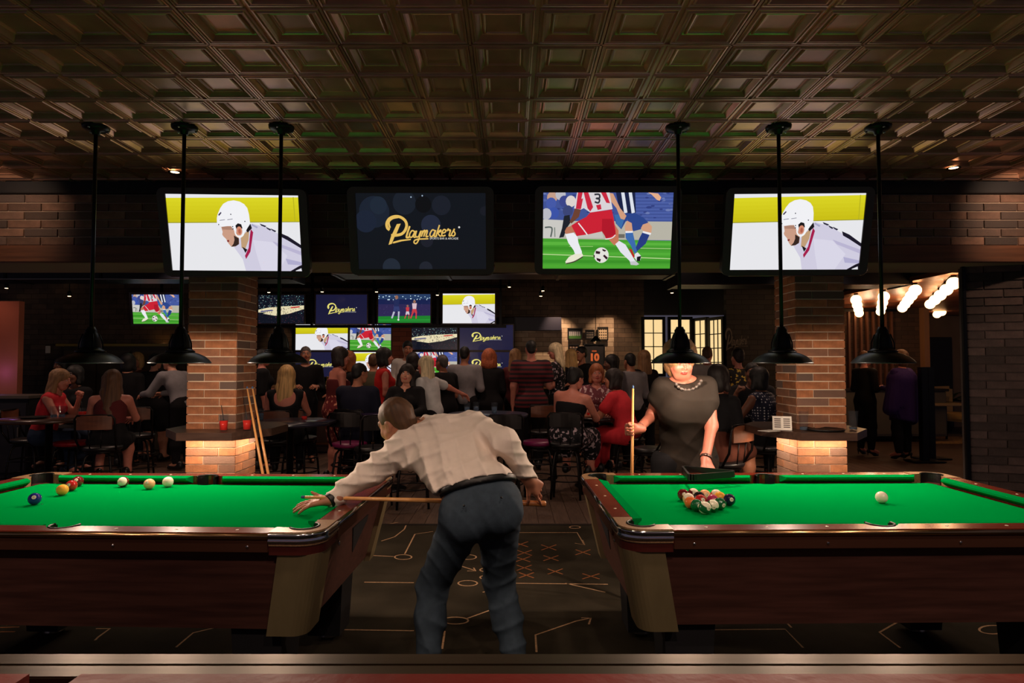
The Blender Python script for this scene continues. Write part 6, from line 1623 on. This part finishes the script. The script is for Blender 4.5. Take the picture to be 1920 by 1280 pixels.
P('laughing dark-haired woman in black facing the camera in the middle', 763, 8.0, 176, H=1.66, sit=True, seat=.58, lean=4, head=(4, 0, -4), arms=('table', 'table'), hands=('relax', 'relax'), top=('vneck', BLK, 2), bottom=(T_, BLK), hair=('long', 'dark'), skin='fair', w=1.1)
P('woman with long platinum hair in a white tee, leaning to the left', 812, 8.15, 62, H=1.54, lean=14, head=(6, 4, 6), arms=('bent', ((.9, -.2, -.3), (.8, -.3, -.35))), top=('crew', TEE, .6), bottom=(T_, BLK), hair=('longer', 'platinum'), skin='rosy')
P('grey-haired person in a black tee between the platinum-haired woman and the grey shirt man', 838, 9.1, 50, H=1.58, female=False, lean=12, arms=('bent', 'bent'), top=('crew', BLK, .6), bottom=(T_, BLK), hair=('cap_short', 'grey'), skin='tan')
P('man in a pale grey shirt and black trousers at the bar, from behind', 871, 9.5, -4, H=1.72, female=False, arms=('bent', 'bent'), top=('crew', GREY, 2), bottom=(T_, BLK), hair=('cap_short', 'black'), skin='tan', w=1.08)
P('woman with curly red hair in a black dress at the bar, from behind', 917, 9.6, 0, H=1.66, arms=('bent', 'bent'), top=('crew', BLK, 1), bottom=(D_, BLK, .9), hair=('curly', 'red'), skin='fair', w=1.05)
P('woman with long brown hair at the bar, left of the man in the striped shirt', 966, 9.9, -30, H=1.68, arms=('bent', 'bent'), top=('crew', MAROON, 2), bottom=(T_, BLK), hair=('long', 'lightbrown'), skin='tan')
P('large man in a dark red striped shirt at the bar, from behind', 996, 8.9, 4, H=1.80, female=False, arms=('down', 'bent'), top=('crew', POLO, .62, -.12), bottom=(T_, BLK), hair=('cap_short', 'black'), skin='rosy', w=1.22)
P('platinum blonde woman in a black top with white flowers, turned left', 1045, 9.6, 66, H=1.78, head=(20, 8, 0), arms=('bent', 'bent'), top=('crew', FLOR, .6), bottom=(T_, BLK), hair=('long', 'platinum'), skin='rosy')
P('second blonde woman right of the platinum blonde by the pictures', 1071, 10.12, 30, H=1.68, arms=('bent', 'down'), top=('crew', BLK, 2), bottom=(T_, BLK), hair=('long', 'blonde'), skin='fair')
P('dark-haired bearded man in black below the framed jersey', 1091, 10.2, 120, H=1.74, female=False, arms=('bent', 'bent'), top=('crew', BLK, 2), bottom=(T_, BLK), hair=('short', 'black'), skin='tan')
# right of the middle
P('seated woman with bare back in a black strapless top and floral skirt', 1064, 7.15, -26, H=1.60, sit=True, seat=.57, lean=10, side=6, head=(-20, 10, 0), arms=('lap', 'table'), top=('strapless', BLK, 0), bottom=(D_, FLOR, 1.6), hair=('bun', 'black'), skin='rosy', w=1.12)
P('smiling woman in a rosy floral top seated at the round table, facing the camera', 1117, 8.3, 178, H=1.62, sit=True, seat=.60, lean=10, arms=('table', 'table'), top=('vneck', FLOR3, 1.4), bottom=(T_, BLK), hair=('bob', 'auburn'), skin='rosy')
P('seated woman in a coral outfit with a dark bob, turned left', 1176, 7.5, 60, H=1.60, sit=True, seat=.57, lean=22, head=(14, 0, 0), arms=('table', 'table'), hands=('relax', 'flat'), top=('crew', CORAL, .55), bottom=(T_, CORAL), hair=('bob', 'dark'), skin='tan', w=1.15)
P('man in a grey shirt standing behind the woman in coral', 1186, 9.0, 20, H=1.60, female=False, lean=8, arms=('bent', 'bent'), top=('crew', GREY, 2), bottom=(T_, BLK), hair=('cap_short', 'black'), skin='tan')
P('woman with long light brown hair in black in front of the lit window', 1208, 9.3, 20, H=1.64, arms=('bent', 'down'), top=('crew', BLK, 1), bottom=(T_, BLK), hair=('long', 'lightbrown'), skin='tan')
P('dark-haired person sitting between the smiling woman and the grey shirt man', 1148, 8.9, 100, H=1.56, arms=('down', 'bent'), top=('crew', BLK, 2), bottom=(T_, BLK), hair=('bob', 'black'), skin='brown')
P('man in a white shirt with short brown hair before the lit window', 1326, 9.8, -20, H=1.73, female=False, arms=('bent', 'bent'), top=('crew', WHITE, 2), bottom=(T_, BLK), hair=('cap_short', 'brown'), skin='rosy')
P('woman in a black and yellow floral top with dark updo, from behind', 1384, 8.9, 10, H=1.66, arms=('hip', 'bent'), top=('crew', FLOR2, 0), bottom=(T_, BLK), hair=('bun', 'dark'), skin='rosy')
P('dark-haired man in black facing the camera left of the right pillar', 1408, 7.75, 165, H=1.74, female=False, sit=True, seat=.58, lean=10, arms=('table', 'up'), hands=('relax', 'grip'), top=('crew', BLK, 1), bottom=(T_, BLK), hair=('short', 'black'), skin='brown', w=1.05)
P('seated woman in a white-dotted navy top with dark hair by the right pillar', 1440, 6.85, 40, H=1.58, sit=True, seat=.58, lean=14, arms=('table', 'table'), top=('crew', DOTS, 0), bottom=(T_, BLK), hair=('bob', 'black'), skin='brown', w=1.15)
P('seated person in brown behind the hip of the woman in black, knee showing', 1335, 5.75, -50, H=1.60, sit=True, seat=.60, lean=12, arms=('lap', 'lap'), top=('crew', BLK, 2), bottom=(D_, DKBROWN, .97), hair=('bob', 'dark'), skin='tan')
P('woman in a black outfit and black heels with clasped hands beyond the right pillar', 1620, 10.2, -72, H=1.66, arms=('bent', 'bent'), top=('crew', BLK, 1.7), bottom=(T_, BLK), hair=('cap_short', 'brown'), skin='rosy', shoe=('heel', (16, 15, 16)))
pw = P('woman in a long purple cape and black trousers, from behind', 1690, 9.8, 26, H=1.66, arms=('bent', 'down'), top=('crew', PURP, 2), bottom=(T_, BLK), hair=('bob', 'brown'), skin='rosy', w=1.1, shoe=('heel', (16, 15, 16)))
f = Fld(); f.ell((0, 0, 1.28), (.22, .14, .14)); f.cap((-.14, 0, 1.20), (-.27, .02, .78), .12, .10, k=.1); f.cap((.14, 0, 1.20), (.24, .02, .62), .12, .10, k=.1); f.cap((0, 0, 1.2), (0, 0, .60), .16, .18, k=.12)
v, q_ = f.mesh(.016, [((0, 0, .58), (-.25, 0, -1)), ((0, 0, 1.38), (0, 0, 1))], lambda x, y, z: (.006*np.sin(40*np.arctan2(x, y))).astype(np.float32))
link(bpy.data.objects.new('cape', mesh_np('cape', v, q_, [PURP])), pw)

# ------------------------------------------------------------------ the leaning man (world coordinates)
def folds(dirs, amp=.004, warp=.03):
    """soft cloth ridges running across each direction, broken up along their length"""
    def d(x, y, z):
        r = 0
        for (a, b, c, fr, ph) in dirs:
            u = a*x+b*y+c*z; v_ = -c*x+.35*y+a*z; w_ = b*z-c*y
            wv = np.abs(np.sin(.5*fr*u+ph+1.6*np.sin(5.5*v_+ph)+.9*np.sin(13*v_+7*w_+2*ph)))
            m = np.clip(.5+.7*np.sin(6*v_+4.3*u+1.7*ph)+.3*np.sin(17*v_-9*u), 0, 1)
            r = r-amp*m*((1-wv)**1.7)+amp*.25*m
        return r.astype(np.float32)
    return d
def dirn(a, b): return (Vector(b)-Vector(a)).normalized()
man = thing('person', 'man in a white shirt and dark jeans leaning over the left pool table', 'person', (-.15, 2.83, 0)); MO = Vector((-.15, 2.83, 0))
w2 = lambda v: Vector(v)-MO
Pm = at(903, 945, 2.83); SL, SR = at(757, 842, 3.04), at(888, 802, 3.16); Sm = (SL+SR)/2
up = (Sm-Pm).normalized(); rt = (SR-SL).normalized(); fw = up.cross(rt); fw.normalize()   # forward of the chest
fw = -fw if fw.y < 0 else fw
RC = frame(up, fw); CHm = Sm-up*.105
RPm = frame((up+Vector((.18, -.1, .75))).normalized(), (fw*.4+Vector((-.10, 1, 0))).normalized())
Hm = at(744, 792, 3.10)
RH = frame(Vector((-.40, .05, 1)), Vector((-.78, .55, -.30)))
WL, WR = at(622, 936, 2.90), at(991, 899, 3.03)
Jm = {'P': w2(Pm), 'RP': RPm, 'CH': w2(CHm), 'RC': RC, 'H': w2(Hm), 'RH': RH, 's': 1.0,
      'S': [w2(SL), w2(SR)], 'E': [w2(at(690, 889, 3.02)), w2(at(948, 828, 2.96))], 'W': [w2(WL), w2(WR)],
      'K0': [w2(at(868, 975, 2.82)), w2(at(934, 968, 2.87))], 'K': [w2(at(812, 1095, 2.98)), w2(at(936, 1090, 3.02))], 'A': [w2(at(800, 1256, 2.84)), w2(at(972, 1262, 2.86))],
      'F': [Vector((-.5, 1, 0)), Vector((-.1, 1, 0))],
      'HD': [((-1, -.02, -.15), (0, .15, -1), (0, 1, .1)), (dirn(WR, at(1024, 930, 3.10)), Vector((-.25, .9, -.3)), Vector((-.6, .1, -.5)))]}
SHIRT = mat('white_dress_shirt', (232, 216, 204), .7, spec=.25, noise=.03, scale=30, bump=.05, bscale=300); JEANS = mat('dark_slate_jeans', (56, 68, 80), .85, spec=.2, noise=.14, scale=30, bump=.15, bscale=400)
build_body(man, Jm, False, 1.0, top=None, bottom=None, hair=('cap_short', 'brown'), skin='tan', shoe=('flat', (40, 26, 20)), res=.0066, hands=({'curls': (.10, .14, .16, .2), 'thumb': (.5, -.35), 'spread': .10}, {'curls': (.15, .35, .6, .75), 'thumb': (.65, .35), 'spread': .12}), whole=True)
def fcl(name, f, m, clips, res, dsp, t): 
    v, q = f.mesh(res, clips, dsp); return link(bpy.data.objects.new(name, mesh_np(name, v, q, [m])), t)
f = Fld(); J = Jm; S0, S1, E0, E1, W0, W1 = J['S']+J['E']+J['W']
Pv, Cv = J['P'], J['CH']; mid = (Pv+Cv)/2
f.ell(Cv, (.190, .118, .20), np.array(RC)); f.ell(mid+RC @ Vector((0, -.01, -.02)), (.158, .112, .19), np.array(RC), k=.08)
f.ell(Pv+RPm @ Vector((0, 0, .08)), (.172, .126, .10), np.array(RPm), k=.05)
for S in (S0, S1): f.cap(Cv+RC @ Vector((0, -.01, .11)), S, .085, .074, k=.06)
f.cap(S0, E0, .074, .060, k=.04); f.cap(E0, E0.lerp(W0, .90), .060, .040, k=.03)
f.cap(S1, E1, .074, .062, k=.04); f.cap(E1, E1.lerp(W1, .93), .062, .045, k=.03)
f.cap(E0.lerp(W0, .84), E0.lerp(W0, .93), .040, .041, k=.004); f.cap(E1.lerp(W1, .80), E1.lerp(W1, .96), .045, .047, k=.004)
nk = Cv+RC @ Vector((0, .0, .17)); f.cap(nk-RC @ Vector((0, 0, .05)), nk+(J['H']-nk)*.28, .075, .066, k=.02)
f.cap(nk+(J['H']-nk)*.34, J['H'], .052, .07, k=.003, sub=True)
belt_c = Pv+RPm @ Vector((0, 0, .085)); belt_n = RPm.col[2]
ud = up; sd = rt
DR = [(.55, -.2, .80, 50, .4), (-.35, .3, .88, 74, 2.1), (-.6, .3, .7, 44, 4.0), (.9, .1, .25, 84, 1.0), (.1, .2, .95, 120, 3.0)]
fcl('shirt', f, SHIRT, [(belt_c+belt_n*.008, -belt_n)], .0052, folds(DR, .0105), man)
f = Fld(); f.ell(Pv, (.180, .130, .130), np.array(RPm)); 
for sx in (-1, 1): f.ell(Pv+RPm @ Vector((sx*.078, -.050, -.060)), (.088, .076, .095), np.array(RPm), k=.05)
for i in (0, 1):
    K0, K, A = J['K0'][i], J['K'][i], J['A'][i]
    f.cap(K0, K, .100, .070, k=.05); f.cap(K, K.lerp(A, .4), .070, .066, k=.04); f.cap(K.lerp(A, .4), A+Vector((0, 0, .0)), .066, .052, k=.04)
clipj = [(belt_c+belt_n*.002, belt_n), ((0, 0, .035), (0, 0, -1))]
def jd(x, y, z):
    a = folds([(.2, .1, .97, 60, .3), (.5, .2, .8, 85, 1.7), (.9, .2, .3, 70, .9)], .010)(x, y, z); k_ = np.clip(1.15-np.abs(z-.42)*2.0, .25, 1)+np.clip((.35-z)*2, 0, .6); return (a*k_).astype(np.float32)
jeans = fcl('trousers', f, JEANS, clipj, .0062, jd, man)
g = MB()
for sx, mz in ((.105, -.02),): 
    for (a_, b_) in ((-1, 0), (1, 0)):
        c_ = Pv+RPm @ Vector((a_*.080, -.150, -.015)); g.ball(c_, .005, 8)
g.obj('pocket_button', leather_black, jeans)
f = Fld(); f.ell(belt_c, (.176, .129, .16), np.array(RPm)); fcl('belt', f, leather_black, [(belt_c+belt_n*.012, belt_n), (belt_c-belt_n*.018, -belt_n)], .006, None, man)
wd = (W0-E0).normalized(); f = Fld(); c_ = W0+wd*.004; f.cap(c_-wd*.012, c_+wd*.012, .036, .035); fcl('wristwatch', f, leather_black, [(c_+wd*.014, wd), (c_-wd*.014, -wd)], .004, None, man)
cue('light wooden pool cue aimed by the leaning man over the left table', (-.944, 2.86, .868), (.165, 3.12, .782))
# ------------------------------------------------------------------ the woman in black
wm = thing('person', 'woman in a dark olive-black top standing behind the right pool table, holding a cue', 'person', (1.13, 4.16, 0)); WO = Vector((1.13, 4.16, 0)); w3 = lambda v: Vector(v)-WO
Pw = at(1290, 860, 4.28); SRw, SLw = at(1240, 725, 4.18), at(1326, 724, 4.16); Sm = (SRw+SLw)/2
up = (Sm-Pw).normalized(); RCw = frame(up, Vector((-.02, -1, -.1))); RPw = frame((up+Vector((0, 0, 1))).normalized(), Vector((0, -1, 0))); CHw = Sm-up*.115
Hw = at(1276, 677, 4.12); RHw = frame(Vector((-.03, -.26, 1)), Vector((.04, -1, -.30)))
WRw, WLw = at(1197, 804, 4.03), at(1323, 862, 3.88)
Jw = {'P': w3(Pw), 'RP': RPw, 'CH': w3(CHw), 'RC': RCw, 'H': w3(Hw), 'RH': RHw, 's': 1.0,
      'S': [w3(SLw), w3(SRw)], 'E': [w3(at(1334, 798, 4.08)), w3(at(1222, 780, 4.30))], 'W': [w3(WLw), w3(WRw)],
      'K0': [w3((1.23, 4.28, .80)), w3((1.04, 4.28, .80))], 'K': [w3((1.24, 4.26, .46)), w3((1.03, 4.26, .46))], 'A': [w3((1.25, 4.3, .09)), w3((1.02, 4.3, .09))], 'F': [Vector((.15, -1, 0)), Vector((-.15, -1, 0))],
      'HD': [((.12, -.75, -.65), (-.25, .3, -1), (-1, -.3, .2)), ((-.93, -.25, .0), (.25, -1, 0), (0, -.1, 1))]}
TOPM = mat('dark_olive_top', (38, 31, 25), .8, spec=.25, noise=.06, scale=30)
wb = build_body(wm, Jw, True, 1.06, hair=('puff', 'lightbrown'), skin='warm', shoe=('flat', (20, 18, 18)), res=.0068, whole=True, hands=({'curls': (.35, .4, .45, .5), 'thumb': (.4, .5), 'spread': .03}, {'curls': (1.05, 1.1, 1.1, 1.15), 'thumb': (.35, 1.0), 'spread': 0}))
wb.data.materials[1] = wb.data.materials[0]; wb.data.materials[2] = wb.data.materials[3]   # she looks down, lids lowered
f = Fld(); J = Jw; Cv, Pv = J['CH'], J['P']; mid = (Cv+Pv)/2
f.ell(Cv, (.185, .140, .19), np.array(RCw)); f.ell(mid, (.178, .140, .18), np.array(RCw), k=.09); f.ell(Pv+Vector((0, 0, -.02)), (.205, .158, .17), np.array(RPw), k=.08)
for sx in (-1, 1): f.ell(Cv+RCw @ Vector((sx*.080, .085, -.03)), (.075, .066, .085), np.array(RCw), k=.09)
for S, E in zip(J['S'], J['E']): f.cap(Cv+RCw @ Vector((0, 0, .11)), S, .062, .052, k=.05); f.cap(S, S.lerp(E, .34), .058, .066, k=.04)
nk = Cv+RCw @ Vector((0, .02, .215)); f.ell(nk, (.105, .11, .065), np.array(RCw), k=.015, sub=True); f.cap(Cv+RCw @ Vector((.01, .16, .17)), Cv+RCw @ Vector((.03, .17, .10)), .07, .025, k=.01, sub=True)
for S, E in zip(J['S'], J['E']): pass
fcl('blouse', f, TOPM, [(Pv+Vector((0, 0, -.13)), (0, 0, -1))], .0075, folds([(.3, .1, .9, 42, .4), (.7, .2, .5, 60, 2.0)], .007), wm)
f = Fld(); f.ell(Pv, (.20, .155, .15), np.array(RPw))
for i in (0, 1):
    K0, K, A = J['K0'][i], J['K'][i], J['A'][i]; f.cap(K0, K, .112, .082, k=.05); f.cap(K, A, .082, .062, k=.05)
fcl('trousers', f, BLK, [(Pv+Vector((0, 0, .05)), (0, 0, 1)), ((0, 0, .04), (0, 0, -1))], .012, None, wm)
g = MB(); rnd = random.Random(3); nb = mat('necklace_beads', (120, 112, 108), .2, .6)
for k in range(26):
    a = math.radians(200+140*k/25); c_ = Cv+RCw @ Vector((.085*math.cos(a), .125+.02*math.sin(a), .205+.085*math.sin(a)+0)); g.ball(c_, .007+.004*(k % 3 == 0), 8)
g.obj('necklace', nb, wm)
wd = (J['W'][0]-J['E'][0]).normalized(); f = Fld(); c_ = J['W'][0]-wd*.015; f.cap(c_-wd*.012, c_+wd*.012, .037, .037); fcl('bracelet', f, mat('dark_bead_bracelet', (70, 50, 44), .3, .5), [(c_+wd*.010, wd), (c_-wd*.010, -wd)], .004, lambda x, y, z: (.002*np.sin(900*x)).astype(np.float32), wm)
Rw = frame(wd, (0, 1, 0)); wd = (J['W'][1]-J['E'][1]).normalized(); c_ = J['W'][1]-wd*.02; R_ = frame(wd, (0, 0, 1))
MB().tube([c_+R_ @ Vector((.036*math.cos(2*PI*i/20), .036*math.sin(2*PI*i/20), 0)) for i in range(20)], .002, 6, closed=True).obj('bracelet', chrome, wm)
ct, cb = at(1187, 722, 3.985), atz(1179, 1119, .002)
ax_d = (ct-Vector((cb.x, 3.985, .0))).normalized()
cue('light wooden pool cue held upright by the woman in black', ct, (cb.x, 3.985, .003))
# two cues leaning on the ledge right of the left pillar
cue('maple pool cue leaning on the left ledge, left one of two', at(463, 724, 4.98), atz(530, 930, .0)+Vector((0, 0, 0)) if False else (at(531, 893, 4.55).x, 4.52, .003))
cue('maple pool cue leaning on the left ledge, right one of two', at(473, 724, 4.99), (at(534, 893, 4.6).x+.03, 4.56, .003))
